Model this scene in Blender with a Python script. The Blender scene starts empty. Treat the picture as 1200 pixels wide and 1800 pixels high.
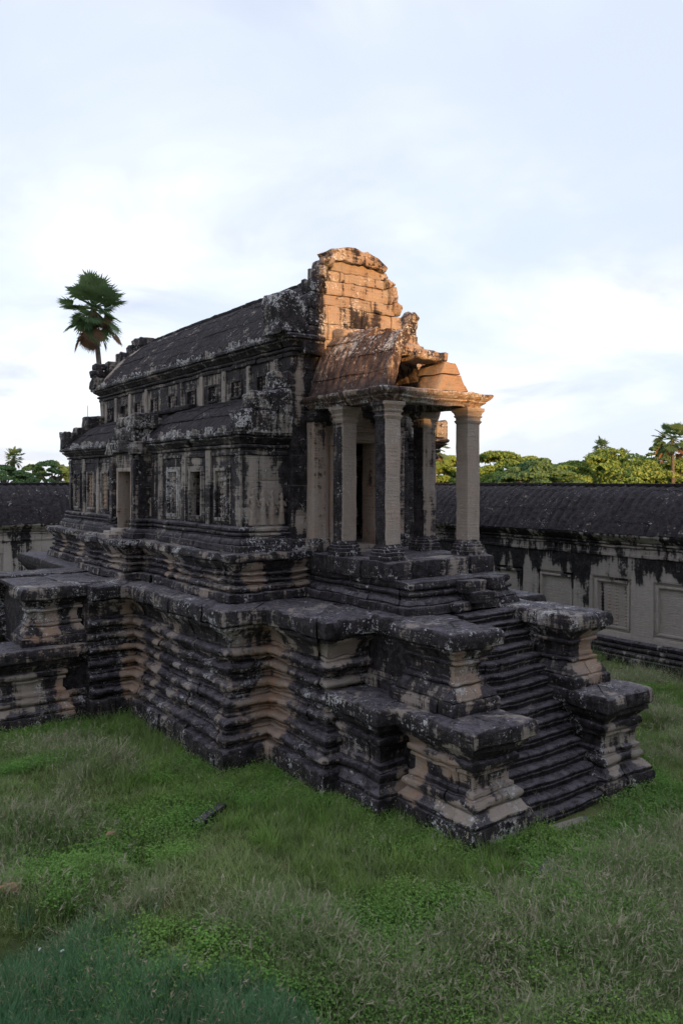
import bpy, math, random
import numpy as np
from mathutils import Vector, Matrix
random.seed(7); RNG = np.random.default_rng(7)
scene = bpy.context.scene
R = math.radians

# ------------------------------------------------------------------ camera
cam = bpy.data.cameras.new('camera'); camo = bpy.data.objects.new('camera', cam)
scene.collection.objects.link(camo); scene.camera = camo
camo.location = (0, 0, 6.0); camo.rotation_euler = (R(90), 0, R(-35.9))
cam.sensor_fit = 'VERTICAL'; cam.sensor_height = 36; cam.lens = 27.52
cam.shift_y = -0.03; cam.clip_start = 0.1; cam.clip_end = 3000

# ------------------------------------------------------------------ light
SUN_EL, SUN_AZ = R(6.5), R(14)          # the sun is low behind the camera, a little to its left
sun = bpy.data.lights.new('sun', 'SUN'); suno = bpy.data.objects.new('sun', sun)
scene.collection.objects.link(suno)
sun.energy = 4.2; sun.angle = R(0.5); sun.color = (1.0, 0.55, 0.20)
sdir = Vector((math.sin(SUN_AZ)*math.cos(SUN_EL), math.cos(SUN_AZ)*math.cos(SUN_EL), -math.sin(SUN_EL)))
suno.rotation_euler = sdir.to_track_quat('-Z', 'Y').to_euler(); suno.location = (-5, -40, 30)
world = bpy.data.worlds.new('World'); scene.world = world; world.use_nodes = True

def world_nodes():
    nt = world.node_tree; nt.nodes.clear(); L = nt.links.new
    def N(t, **k):
        n = nt.nodes.new(t)
        for a, b in k.items(): setattr(n, a, b)
        return n
    out = N('ShaderNodeOutputWorld')
    sky = N('ShaderNodeTexSky', sky_type='NISHITA'); sky.sun_disc = False
    sky.sun_elevation = SUN_EL; sky.sun_rotation = math.pi + SUN_AZ; sky.air_density = 1.0; sky.dust_density = 0.6
    bg1 = N('ShaderNodeBackground'); bg1.inputs[1].default_value = 0.13; L(sky.outputs[0], bg1.inputs[0])
    tc = N('ShaderNodeTexCoord'); sp = N('ShaderNodeSeparateXYZ'); L(tc.outputs['Generated'], sp.inputs[0])
    def M(op, a, b=None):
        m = N('ShaderNodeMath', operation=op)
        for i, v in enumerate((a, b)):
            if v is None: continue
            if isinstance(v, (int, float)): m.inputs[i].default_value = v
            else: L(v, m.inputs[i])
        return m.outputs[0]
    zz = M('ADD', M('MAXIMUM', sp.outputs[2], 0.0), 0.22)
    cb = N('ShaderNodeCombineXYZ'); L(M('DIVIDE', sp.outputs[0], zz), cb.inputs[0]); L(M('DIVIDE', sp.outputs[1], zz), cb.inputs[1])
    def noise(scale, det, rough, dist, off):
        mp = N('ShaderNodeMapping'); L(cb.outputs[0], mp.inputs[0]); mp.inputs[1].default_value = off
        n = N('ShaderNodeTexNoise'); L(mp.outputs[0], n.inputs['Vector'])
        n.inputs['Scale'].default_value = scale; n.inputs['Detail'].default_value = det
        n.inputs['Roughness'].default_value = rough; n.inputs['Distortion'].default_value = dist
        return n.outputs[0]
    def ramp(f, a, b, ca=(0, 0, 0, 1), cbb=(1, 1, 1, 1), mid=None):
        r = N('ShaderNodeValToRGB'); L(f, r.inputs[0]); e = r.color_ramp.elements
        e[0].position = a; e[1].position = b; e[0].color = ca; e[1].color = cbb; r.color_ramp.interpolation = 'EASE'
        if mid: m = e.new(mid[0]); m.color = mid[1]
        return r.outputs[0]
    cover = ramp(noise(0.75, 5, .55, .4, (4.1, 2.6, 0)), .36, .70)
    thick = ramp(noise(1.5, 5, .55, .5, (3.2, 8.4, 0)), .42, .70)
    mixc = N('ShaderNodeMix', data_type='RGBA'); L(thick, mixc.inputs[0])
    mixc.inputs[6].default_value = (.76, .77, .83, 1); mixc.inputs[7].default_value = (.42, .44, .56, 1)
    # the thin veil between the clouds: pale blue
    veil = N('ShaderNodeMix', data_type='RGBA'); L(cover, veil.inputs[0])
    veil.inputs[6].default_value = (.495, .55, .655, 1); L(mixc.outputs[2], veil.inputs[7])
    bg2 = N('ShaderNodeBackground'); L(veil.outputs[2], bg2.inputs[0]); bg2.inputs[1].default_value = 1.0
    mx = N('ShaderNodeMixShader'); mx.inputs[0].default_value = 0.88
    L(bg1.outputs[0], mx.inputs[1]); L(bg2.outputs[0], mx.inputs[2]); L(mx.outputs[0], out.inputs[0])
world_nodes()
scene.view_settings.view_transform = 'Standard'; scene.view_settings.look = 'None'
scene.view_settings.exposure = 0.74; scene.view_settings.gamma = 1.0; scene.view_settings.use_curve_mapping = False
scene.cycles.max_bounces = 5; scene.cycles.diffuse_bounces = 3; scene.cycles.use_adaptive_sampling = True; scene.cycles.adaptive_threshold = .025; scene.cycles.glossy_bounces = 2
scene.cycles.transmission_bounces = 2; scene.cycles.transparent_max_bounces = 8
scene.cycles.use_denoising = True

# ------------------------------------------------------------------ noise
def _h(ix, iy, iz, s):
    h = (ix.astype(np.int64)*374761393 + iy.astype(np.int64)*668265263 + iz.astype(np.int64)*2147483647 + s*1274126177) & 0xffffffff
    h = ((h ^ (h >> 13))*1274126177) & 0xffffffff
    h = ((h ^ (h >> 16))*2246822519) & 0xffffffff
    return ((h ^ (h >> 15)) & 0xffff)/32767.5 - 1.0
def vn(P, f=1.0, s=0):
    P = np.asarray(P, float)*f; i = np.floor(P); t = P - i; t = t*t*(3-2*t); i = i.astype(np.int64)
    x, y, z = i[:, 0], i[:, 1], i[:, 2]; a, b, c = t[:, 0], t[:, 1], t[:, 2]
    def l(p, q, w): return p + (q-p)*w
    return l(l(l(_h(x, y, z, s), _h(x+1, y, z, s), a), l(_h(x, y+1, z, s), _h(x+1, y+1, z, s), a), b),
             l(l(_h(x, y, z+1, s), _h(x+1, y, z+1, s), a), l(_h(x, y+1, z+1, s), _h(x+1, y+1, z+1, s), a), b), c)
def fbm(P, f=1.0, o=3, s=0):
    r = 0; a = 1.0; t = 0
    for k in range(o): r = r + a*vn(P, f*2**k, s+k*17); t += a; a *= .5
    return r/t
def vec_noise(P, f, s=0): return np.stack([vn(P, f, s), vn(P, f, s+101), vn(P, f, s+202)], 1)
def sst(a, b, x):
    t = np.clip((x-a)/(b-a), 0, 1); return t*t*(3-2*t)

# ------------------------------------------------------------------ materials
class G:
    def __init__(s, name):
        s.m = bpy.data.materials.new(name); s.m.use_nodes = True; s.nt = s.m.node_tree; s.nt.nodes.clear()
        s.out = s.N('ShaderNodeOutputMaterial')
    def N(s, t, **k):
        n = s.nt.nodes.new(t)
        for a, b in k.items(): setattr(n, a, b)
        return n
    def put(s, inp, v):
        if isinstance(v, (int, float)): inp.default_value = v
        elif isinstance(v, tuple): inp.default_value = v if len(v) != 3 or inp.type == 'VECTOR' else v+(1,)
        else: s.nt.links.new(v, inp)
    def M(s, op, a, b=None, c=None, clamp=False):
        m = s.N('ShaderNodeMath', operation=op); m.use_clamp = clamp
        for i, v in enumerate((a, b, c)):
            if v is not None: s.put(m.inputs[i], v)
        return m.outputs[0]
    def mix(s, f, a, b, blend='MIX'):
        m = s.N('ShaderNodeMix', data_type='RGBA', blend_type=blend); s.put(m.inputs[0], f); s.put(m.inputs[6], a); s.put(m.inputs[7], b)
        return m.outputs[2]
    def noise(s, vec, scale, det=4, rough=.55, dist=0.0, sc3=None, off=None):
        if sc3 or off:
            mp = s.N('ShaderNodeMapping'); s.put(mp.inputs[0], vec)
            if sc3: mp.inputs[3].default_value = sc3
            if off: mp.inputs[1].default_value = off
            vec = mp.outputs[0]
        n = s.N('ShaderNodeTexNoise'); s.put(n.inputs['Vector'], vec); n.inputs['Scale'].default_value = scale
        n.inputs['Detail'].default_value = det; n.inputs['Roughness'].default_value = rough; n.inputs['Distortion'].default_value = dist
        return n.outputs[0]
    def ss(s, x, a, b):
        m = s.N('ShaderNodeMapRange', interpolation_type='SMOOTHSTEP'); s.put(m.inputs[0], x); s.put(m.inputs[1], a); s.put(m.inputs[2], b)
        return m.outputs[0]
    def attr(s, n):
        a = s.N('ShaderNodeAttribute'); a.attribute_name = n; return a.outputs['Fac']
    def pos(s): return s.N('ShaderNodeNewGeometry').outputs['Position']

def stone_material(name, top_sheen=1.0, speck=.6, lami=.20, rough=.66, dark=(.008, .007, .008), dark2=(.043, .034, .038), grey=(.34, .30, .265), warm=(.42, .255, .165)):
    g = G(name); pos = g.pos(); geo = g.N('ShaderNodeNewGeometry'); sx = g.N('ShaderNodeSeparateXYZ'); g.put(sx.inputs[0], geo.outputs['Normal'])
    up = g.M('MAXIMUM', sx.outputs[2], 0.0)
    info = g.N('ShaderNodeObjectInfo').outputs['Random']
    big = g.noise(pos, 1.1, 4, .62, .4); mid = g.noise(pos, 6.0, 5, .68, .2, off=(3, 1, 7)); fine = g.noise(pos, 34, 4, .7)
    streak = g.noise(pos, 1.0, 4, .62, .15, sc3=(8, 8, .55))
    v = g.M('ADD', g.M('MULTIPLY', big, .36), g.M('ADD', g.M('MULTIPLY', streak, .30), g.M('ADD', g.M('MULTIPLY', mid, .26), g.M('MULTIPLY', fine, .08))))
    lam = g.noise(pos, 1.0, 4, .68, .6, sc3=(1.6, 1.6, 22))
    v = g.M('ADD', g.M('ADD', v, g.M('MULTIPLY', g.M('SUBTRACT', lam, .5), lami)), g.M('MULTIPLY', g.M('SUBTRACT', info, .5), .06))
    T = g.M('ADD', .375, g.M('MULTIPLY', g.attr('clean'), .27))
    crust = g.M('ADD', g.M('MULTIPLY', g.ss(v, g.M('SUBTRACT', T, .015), g.M('ADD', T, .035)), .66), g.M('MULTIPLY', g.ss(v, g.M('SUBTRACT', T, .10), g.M('ADD', T, .07)), .34))
    gm = g.ss(g.M('ADD', g.M('MULTIPLY', big, .45), g.M('MULTIPLY', mid, .5)), .36, .60)
    wf = g.M('MULTIPLY', g.M('ADD', g.M('MULTIPLY', gm, .75), .25), g.attr('warm'))
    base = g.mix(wf, grey, warm)
    tone = g.M('ADD', .58, g.M('ADD', g.M('MULTIPLY', mid, .55), g.M('ADD', g.M('MULTIPLY', fine, .30), g.M('MULTIPLY', g.M('SUBTRACT', info, .5), .20))))
    hs = g.N('ShaderNodeHueSaturation'); g.put(hs.inputs['Value'], tone); g.put(hs.inputs['Color'], base)
    dk = g.mix(g.ss(mid, .36, .66), dark, dark2)
    dk = g.mix(g.M('MULTIPLY', g.ss(g.M('ADD', g.M('MULTIPLY', fine, .6), g.M('MULTIPLY', mid, .4)), .50, .70), speck), dk, (.125, .107, .112))
    dk = g.mix(g.M('MULTIPLY', g.ss(up, .40, .92), g.M('MULTIPLY', g.M('MULTIPLY', top_sheen, g.ss(g.M('ADD', g.M('MULTIPLY', mid, .6), g.M('MULTIPLY', fine, .4)), .36, .60)), g.M('ADD', .35, g.M('MULTIPLY', streak, .9)))), dk, (.17, .152, .175))        # sky sheen painted into the crust colour of upward faces
    col = g.mix(crust, hs.outputs[0], dk)
    # pale crustose lichen in colonies of small spots
    ln = g.M('ADD', g.M('MULTIPLY', g.noise(pos, 2.1, 2, .6, 0, off=(5, 8, 1)), .42), g.M('MULTIPLY', g.noise(pos, 15, 4, .75, .4, off=(1, 2, 8)), .66))
    LT = g.M('SUBTRACT', .715, g.M('MULTIPLY', g.attr('lich'), .16))
    lich = g.ss(ln, LT, g.M('ADD', LT, .03))
    lc = g.mix(g.ss(fine, .35, .62), (.26, .25, .26), (.68, .66, .65))
    col = g.mix(g.M('MULTIPLY', lich, .9), col, lc)
    b = g.N('ShaderNodeBsdfPrincipled'); g.put(b.inputs['Base Color'], col)
    b.inputs['Roughness'].default_value = rough; b.inputs['Specular IOR Level'].default_value = .22
    hgt = g.M('ADD', g.M('MULTIPLY', mid, .6), g.M('ADD', g.M('MULTIPLY', fine, .35), g.M('MULTIPLY', lam, .45)))
    bp = g.N('ShaderNodeBump'); bp.inputs['Strength'].default_value = 1.0; bp.inputs['Distance'].default_value = .075
    g.put(bp.inputs['Height'], hgt); g.put(b.inputs['Normal'], bp.outputs[0])
    g.put(g.out.inputs[0], b.outputs[0]); return g.m
STONE = stone_material('weathered_sandstone')
ROOFM = stone_material('roof_sandstone', top_sheen=.15, speck=.28, rough=.8, dark=(.010, .008, .009), dark2=(.028, .021, .024))
PORCHM = stone_material('porch_roof_sandstone', top_sheen=.2, speck=.5, dark=(.035, .022, .019), dark2=(.115, .072, .058), lami=.08)
GALM = stone_material('gallery_sandstone', lami=.05, grey=(.44, .395, .365), warm=(.44, .33, .25), dark2=(.024, .021, .024))

def simple_mat(name, c1, c2, scale=3.0, rough=.9, bump=.3, transl=0.0, byloc=None, c3=None):
    g = G(name); pos = g.pos(); n = g.noise(pos, scale, 5, .6)
    col = g.mix(g.ss(n, .35, .65), c1, c2)
    if byloc:
        loc = g.N('ShaderNodeObjectInfo')
        col = g.mix(g.ss(g.noise(loc.outputs['Location'], byloc, 3, .6), .42, .62), col, c3)
        hs = g.N('ShaderNodeHueSaturation'); g.put(hs.inputs['Color'], col)
        g.put(hs.inputs['Value'], g.M('ADD', .6, g.M('MULTIPLY', loc.outputs['Random'], .8))); col = hs.outputs[0]
    b = g.N('ShaderNodeBsdfPrincipled'); g.put(b.inputs['Base Color'], col); b.inputs['Roughness'].default_value = rough
    b.inputs['Specular IOR Level'].default_value = .2
    if bump:
        bp = g.N('ShaderNodeBump'); bp.inputs['Strength'].default_value = bump; bp.inputs['Distance'].default_value = .03
        g.put(bp.inputs['Height'], g.noise(pos, scale*6, 5, .65)); g.put(b.inputs['Normal'], bp.outputs[0])
    if transl:
        t = g.N('ShaderNodeBsdfTranslucent'); g.put(t.inputs[0], col); m = g.N('ShaderNodeMixShader'); m.inputs[0].default_value = transl
        g.put(m.inputs[1], b.outputs[0]); g.put(m.inputs[2], t.outputs[0]); g.put(g.out.inputs[0], m.outputs[0])
    else: g.put(g.out.inputs[0], b.outputs[0])
    return g.m

# ------------------------------------------------------------------ object helpers
COL = scene.collection
def empty(name, loc, label, cat, group=None):
    o = bpy.data.objects.new(name, None); COL.objects.link(o); o.location = loc; o.empty_display_size = .3
    o['label'] = label; o['category'] = cat
    if group: o['group'] = group
    return o
def attach(o, parent):
    if parent is not None:
        o.parent = parent
        w = Vector((0, 0, 0)); p = parent
        while p is not None: w += p.location; p = p.parent
        o.location = o.location - w
def mesh_obj(name, V, F, parent, mat, smooth=40, kind=None):
    me = bpy.data.meshes.new(name); me.from_pydata(np.asarray(V).tolist(), [], F); me.validate(clean_customdata=False)
    me.materials.append(mat)
    if smooth:
        me.polygons.foreach_set('use_smooth', [True]*len(me.polygons))
        try: me.set_sharp_from_angle(angle=R(smooth))
        except Exception: pass
    o = bpy.data.objects.new(name, me); COL.objects.link(o); attach(o, parent)
    if kind: o['kind'] = kind
    return o
def stone(name, V, F, parent, clean=0., lich=.35, warm=.3, amp=(.012, .020), mat=None, smooth=40, kind=None, chip=0.0, seed=0):
    """an eroded piece of stone: world-space noise moves the vertices; clean / lich / warm say how weathered the surface is"""
    V = np.asarray(V, float); P0 = V.copy()
    if amp[0]: V = V + vec_noise(P0, 5.0, 3+seed)*amp[0]
    if amp[1]: V = V + vec_noise(P0, 1.3, 9)*amp[1]
    chip = max(chip, amp[0]*.5)
    if chip: V = V + vec_noise(P0, 11.0, 5)*chip
    o = mesh_obj(name, V, F, parent, mat or STONE, smooth, kind)
    for k, v in (('clean', clean), ('lich', lich), ('warm', warm)):
        a = o.data.attributes.new(k, 'FLOAT', 'POINT')
        x = v(P0) if callable(v) else np.full(len(P0), float(v))
        a.data.foreach_set('value', np.asarray(x, np.float32))
    return o
def rbox(x0, x1, y0, y1, z0, z1, b=.02, step=.25):
    """rounded box on a welded grid"""
    lo = np.array([x0, y0, z0], float); hi = np.array([x1, y1, z1], float); b = min(b, *(hi-lo)/2.2)
    def ax(i):
        n = max(1, int(round((hi[i]-lo[i]-2*b)/step))); return np.concatenate([[lo[i]], np.linspace(lo[i]+b, hi[i]-b, n+1), [hi[i]]])
    A = [ax(i) for i in range(3)]; idx = {}; V = []; F = []
    def vid(i, j, k):
        key = (i, j, k)
        if key not in idx: idx[key] = len(V); V.append((A[0][i], A[1][j], A[2][k]))
        return idx[key]
    n = [len(a)-1 for a in A]
    for i in range(n[0]):
        for j in range(n[1]):
            F.append((vid(i, j, 0), vid(i, j+1, 0), vid(i+1, j+1, 0), vid(i+1, j, 0)))
            F.append((vid(i, j, n[2]), vid(i+1, j, n[2]), vid(i+1, j+1, n[2]), vid(i, j+1, n[2])))
    for i in range(n[0]):
        for k in range(n[2]):
            F.append((vid(i, 0, k), vid(i+1, 0, k), vid(i+1, 0, k+1), vid(i, 0, k+1)))
            F.append((vid(i, n[1], k), vid(i, n[1], k+1), vid(i+1, n[1], k+1), vid(i+1, n[1], k)))
    for j in range(n[1]):
        for k in range(n[2]):
            F.append((vid(0, j, k), vid(0, j, k+1), vid(0, j+1, k+1), vid(0, j+1, k)))
            F.append((vid(n[0], j, k), vid(n[0], j+1, k), vid(n[0], j+1, k+1), vid(n[0], j, k+1)))
    V = np.array(V); inner = np.clip(V, lo+b, hi-b); d = V-inner; l = np.linalg.norm(d, axis=1, keepdims=True)
    V = inner + np.where(l > 1e-9, d/np.maximum(l, 1e-9)*b, 0)
    return V, F
def bstone(name, box, parent, b=.02, step=.25, rot=None, **k):
    V, F = rbox(*box, b=b, step=step)
    if rot is not None:
        c = V.mean(0); m = np.array(Matrix.Rotation(rot[1], 3, rot[0])); V = (V-c) @ m.T + c
    return stone(name, V, F, parent, **k)
def join(parts):
    V = []; F = []; n = 0
    for v, f in parts:
        V.append(np.asarray(v, float)); F += [tuple(i+n for i in q) for q in f]; n += len(v)
    return np.concatenate(V), F

# ---- sweeping a course of moulding along a plan path.  left side of travel is outward (sgn=1)
def mitres(path, sgn, closed=False):
    P = [np.array(p, float) for p in path]; n = len(P); ns = []
    m = n if closed else n-1
    for i in range(m):
        d = P[(i+1) % n]-P[i]; d /= np.linalg.norm(d); ns.append(np.array([-d[1], d[0]])*sgn)
    out = []
    for i in range(n):
        if closed: a, b = ns[i-1], ns[i]
        else: a, b = ns[max(0, i-1)], ns[min(i, m-1)]
        out.append((a+b)/(1+a@b))
    return P, out
def sweep(path, prof, s0, s1, sgn=1, step=.16, bev=.012, jit=0.0):
    """mesh of a closed profile [(o,z)...] along the piece s0..s1 (arc length) of a path"""
    P, Mi = mitres(path, sgn); L = [0]
    for i in range(len(P)-1): L.append(L[-1]+np.linalg.norm(P[i+1]-P[i]))
    s1 = min(s1, L[-1]); cuts = {round(s0, 4), round(s1, 4)}
    for l in L:
        if s0+.03 < l < s1-.03: cuts.add(round(l, 4))
    cs = sorted(cuts); ss = []
    for a, b in zip(cs[:-1], cs[1:]):
        n = max(1, int(round((b-a)/step)))
        ss += [a+(b-a)*k/n for k in range(n)]
    ss.append(cs[-1]); ss = [s0+.018 if False else ss[0]]+[ss[0]+.02]+[s for s in ss[1:-1] if s0+.03 < s < s1-.03]+[ss[-1]-.02, ss[-1]]
    V = []; pr = np.array(prof, float); k = len(pr); zc = pr[:, 1].mean()
    for q, s in enumerate(ss):
        i = 0
        while i < len(L)-2 and s > L[i+1]: i += 1
        u = (s-L[i])/(L[i+1]-L[i]); end = bev if q in (0, len(ss)-1) else 0
        o = pr[:, 0]+jit-end; A = P[i][None]+o[:, None]*Mi[i][None]; B = P[i+1][None]+o[:, None]*Mi[i+1][None]
        xy = A+(B-A)*u; z = pr[:, 1]-np.sign(pr[:, 1]-zc)*end*.4
        V.append(np.concatenate([xy, z[:, None]], 1))
    F = []; n = len(ss)
    for a in range(n-1):
        for j in range(k):
            q = (a*k+j, a*k+(j+1) % k, (a+1)*k+(j+1) % k, (a+1)*k+j)
            F.append(q if sgn > 0 else q[::-1])
    c0 = tuple(range(k)); c1 = tuple((n-1)*k+j for j in range(k))
    F.append(c0[::-1] if sgn > 0 else c0); F.append(c1 if sgn > 0 else c1[::-1])
    return np.concatenate(V), F
def plen(path): return sum(math.dist(a, b) for a, b in zip(path[:-1], path[1:]))
def torus(o, b, z0, z1, back=-.5, n=6):
    """half round between two thin lips"""
    g = .008; h = z1-z0; l = h*.13; r = [(o, z0+g), (o+b*.30, z0+g+.004), (o+b*.30, z0+l), (o+b*.10, z0+l+.006)]
    for i in range(1, n):
        t = math.pi*i/n; r.append((o+b*.10+b*.92*math.sin(t)**.8, z0+l+(h-2*l)*(.5-.5*math.cos(t))))
    r += [(o+b*.10, z1-l-.006), (o+b*.22, z1-l), (o+b*.22, z1-g-.004), (o, z1-g)]
    return r+[(back, z1-g), (back, z0+g)]
def roll2(o, b, z0, z1, back=-.5):
    """a stepped fillet carrying a full roll and a thin upper lip"""
    h = z1-z0; Z = lambda t: z0+h*t
    r = [(o+b*.30, Z(.02)), (o+b*.34, Z(.05)), (o+b*.34, Z(.13)), (o+b*.12, Z(.16)), (o+b*.12, Z(.22)), (o, Z(.25))]
    for i in range(1, 7):
        t = math.pi*i/7; r.append((o+b*math.sin(t)**.75, Z(.25+.52*(.5-.5*math.cos(t)))))
    r += [(o, Z(.79)), (o+b*.22, Z(.82)), (o+b*.25, Z(.88)), (o+b*.25, Z(.95)), (o+b*.2, Z(.98))]
    return r+[(back, Z(.98)), (back, Z(.02))]
def flat(o0, o1, z0, z1, back=-.5, r=.02):
    return [(o0-r, z0+.005), (o0, z0+r), (o0*.5+o1*.5, (z0+z1)/2), (o1, z1-r), (o1-r, z1-.005), (back, z1-.005), (back, z0+.005)]
def steps_prof(pts, back=-.5):
    return list(pts)+[(back, pts[-1][1]), (back, pts[0][1])]
def courses(parent, path, profs, sgn=1, blk=(.9, 1.6), name='moulding_stone', names=None, off=0.0, fns=None, amp=(.012, .018), jit=.012, mat=None, step=.16, **kw):
    tot = plen(path); corners = [0]
    for a, b in zip(path[:-1], path[1:]): corners.append(corners[-1]+math.dist(a, b))
    for ci, pr in enumerate(profs):
        s = 0.0; cuts = [0.0]; s += random.uniform(.3, 1.0)*blk[1]
        while s < tot-.35:
            for c in corners[1:-1]:
                if abs(s-c) < .28: s = c+.30
            if s < tot-.3: cuts.append(s)
            s += random.uniform(*blk)
        cuts.append(tot); cuts = sorted(cuts); lo = cuts[0]
        nm = (names or {}).get(ci, name)
        for a, b in zip(cuts[:-1], cuts[1:]):
            if b-a < .12: continue
            j = random.gauss(0, jit)
            V, F = sweep(path, pr, a+.003, b-.003, sgn, jit=j, step=step); V[:, 2] += random.gauss(0, .004)
            stone(nm, V, F, parent, amp=amp, mat=mat, **kw)

def field(spots, base=0.0):
    """weathering map: spots = (x, y, z, rx, ry, rz, value)"""
    S = np.array(spots, float)
    def f(P):
        r = base+.16*vn(P*np.array([1, 1, 2.2]), 2.4, 23)+.10*vn(P, 5.0, 29)
        for s in S:
            d = np.sqrt((((P-s[:3])/s[3:6])**2).sum(1)); r = np.maximum(r, s[6]*sst(1.3, .55, d+.25*vn(P, 3.0, 19)))
        return r
    return f

# ================================================================== the setting
def ground_h(x, y):
    P = np.stack([x, y, np.zeros_like(x)], 1)
    d = np.maximum(np.maximum(7.2-x, x-14.2), np.maximum(8.8-y, y-35)); d = np.minimum(d, np.maximum(np.maximum(3.8-x, x-19), np.maximum(19.0-y, y-25)))
    w = sst(.2, 3.0, d)*sst(45, 25, np.hypot(x, y))
    h = .42*fbm(P, .40, 3, 21) + .14*fbm(P, 1.2, 2, 33)
    gul = np.abs(vn(P, .33, 77)); h = h - .42*sst(.24, .02, gul)*sst(16, 10, y+.2*x)
    for bx_, by_, br_, bh_ in ((5.9, 10.4, 1.1, .30), (4.8, 12.1, .7, -.30), (3.7, 12.9, .8, -.22), (6.7, 8.7, .5, -.36), (7.0, 7.6, .5, -.42), (7.0, 6.4, .6, -.38), (8.5, 6.6, 1.0, .32), (5.6, 8.6, .8, .26), (7.6, 9.6, .5, -.16), (9.8, 7.4, .8, .14), (2.8, 11.6, .8, .15)):
        h = h+bh_*np.exp(-((x-bx_)**2+(y-by_)**2)/br_**2)
    near = sst(9, 6.0, np.hypot(x-2.6, (y-9.2)*1.2)*2.2)*.25
    return w*(h+near) - .02
def build_ground():
    def axis(lo, hi, a, b, fine, far):
        c = np.arange(a, b+1e-6, fine); o = [a]; s = fine
        while o[-1] > lo: s *= 1.35; o.append(o[-1]-s)
        p = [b]; s = fine
        while p[-1] < hi: s *= 1.35; p.append(p[-1]+s)
        return np.concatenate([np.array(o[1:])[::-1], c, np.array(p[1:])])
    ax = axis(-900, 1500, -4, 26, .22, 0); ay = axis(-300, 1800, 3, 28, .22, 0)
    X, Y = np.meshgrid(ax, ay, indexing='ij'); x, y = X.ravel(), Y.ravel(); z = ground_h(x, y)
    n, m = len(ax), len(ay); I = np.arange(n*m).reshape(n, m)
    F = np.stack([I[:-1, :-1].ravel(), I[1:, :-1].ravel(), I[1:, 1:].ravel(), I[:-1, 1:].ravel()], 1).tolist()
    g = G('ground_soil_and_turf'); pos = g.pos()
    a = g.noise(pos, .55, 6, .65, .3); b_ = g.noise(pos, 9, 6, .7)
    col = g.mix(g.ss(a, .35, .62), (.10, .15, .045), (.14, .15, .06)); col = g.mix(g.ss(b_, .5, .75), col, (.16, .13, .08))
    col = g.mix(g.ss(g.noise(pos, .8, 4, .6, 0, off=(4, 9, 0)), .63, .70), col, (.16, .105, .065))
    p = g.N('ShaderNodeBsdfPrincipled'); g.put(p.inputs['Base Color'], col); p.inputs['Roughness'].default_value = .95; p.inputs['Specular IOR Level'].default_value = .1
    bp = g.N('ShaderNodeBump'); bp.inputs['Distance'].default_value = .05; g.put(bp.inputs['Height'], b_); g.put(p.inputs['Normal'], bp.outputs[0]); g.put(g.out.inputs[0], p.outputs[0])
    o = mesh_obj('ground', np.stack([x, y, z], 1), F, None, g.m, 0); o['kind'] = 'structure'
    o.data.polygons.foreach_set('use_smooth', [True]*len(o.data.polygons))
build_ground()

# ================================================================== the library
XC, YC = 11.5, 22.0
LIB = empty('stone_library', (XC, YC, 0), 'ruined sandstone library on a stepped platform with sunlit gable and columned porch', 'temple')
def holder(name, label=None):
    o = bpy.data.objects.new(name, None); COL.objects.link(o); o.empty_display_size = .2; o.parent = LIB; o.location = (-XC, -YC, 0)
    if label: o['label'] = label
    return o
T1, T2 = 3.35, 4.40

# ---- lower platform: path is the dado line, mouldings stand out from it
PLAT = holder('platform', 'black stained lower platform of bulging moulded courses')
def tier1_profiles():
    z = [0, .52, .86, 1.20, 1.54, 1.88, 2.22, 2.56, 2.98, T1]; B = -.45
    p = [[(.50, -.30), (.53, .10), (.55, .30), (.54, .47), (.50, .515), (B, .515), (B, -.30)]]
    for i, o in ((1, .34), (2, .24), (3, .15), (4, .08), (5, .10), (6, .18)):
        p.append(roll2(o-.04, .21, z[i], z[i+1], B))
    p.append([(.20, z[7]+.01), (.22, z[7]+.1), (.28, z[7]+.22), (.38, z[7]+.33), (.42, z[7]+.36), (.42, z[8]-.01), (B, z[8]-.01), (B, z[7]+.01)])
    p.append([(.44, z[8]+.01), (.505, z[8]+.05), (.52, z[8]+.2), (.50, T1-.035), (.46, T1), (-.75, T1), (-.75, z[8]+.01)])
    return p
pathA = [(10.2, 12.60), (8.85, 12.60), (8.85, 14.75), (7.85, 14.75), (7.85, 19.9), (6.4, 19.9)]
cleanA = field([(8.62, 14.2, 1.5, .42, .50, 1.7, .92), (8.45, 14.5, 1.0, .32, .4, 1.0, .85), (7.4, 19.4, 1.5, .32, .42, 1.5, .9), (7.45, 18.2, 1.7, .35, .22, 1.1, .75), (7.5, 17.1, 2.1, .3, .25, .8, .6), (7.35, 16.2, 1.6, .3, .25, .5, .55),
                (8.0, 14.3, 2.0, .4, .3, .7, .62), (8.9, 12.3, 2.7, .5, .4, .35, .8), (8.9, 12.3, 1.9, .5, .3, .3, .7)], .23)
warmA = field([(8.6, 14.4, 1.4, 1.2, 1.2, 1.8, 1.0), (7.45, 19.2, 1.5, .9, 1.2, 1.7, 1.0)], .35)
def lichA(P): return .52+.16*sst(2.6, 3.1, P[:, 2])+.42*vn(P, 1.1, 40)
courses(PLAT, pathA, tier1_profiles(), blk=(1.0, 1.9), names={8: 'coping_slab', 0: 'plinth_stone'}, clean=cleanA, warm=warmA, lich=lichA, amp=(.022, .030), jit=.020, step=.075, chip=.017)
# far and right sides, out of sight, in one piece
pathFar = [(6.4, 24.1), (7.85, 24.1), (7.85, 30.2), (15.15, 30.2), (15.15, 14.75), (14.15, 14.75), (14.15, 12.6), (12.8, 12.6)]
V, F = join([sweep(pathFar, p, 0, plen(pathFar), step=.9) for p in tier1_profiles()])
stone('rear_moulding', V, F, PLAT, clean=.15, amp=(.01, .02), kind='stuff')
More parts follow.
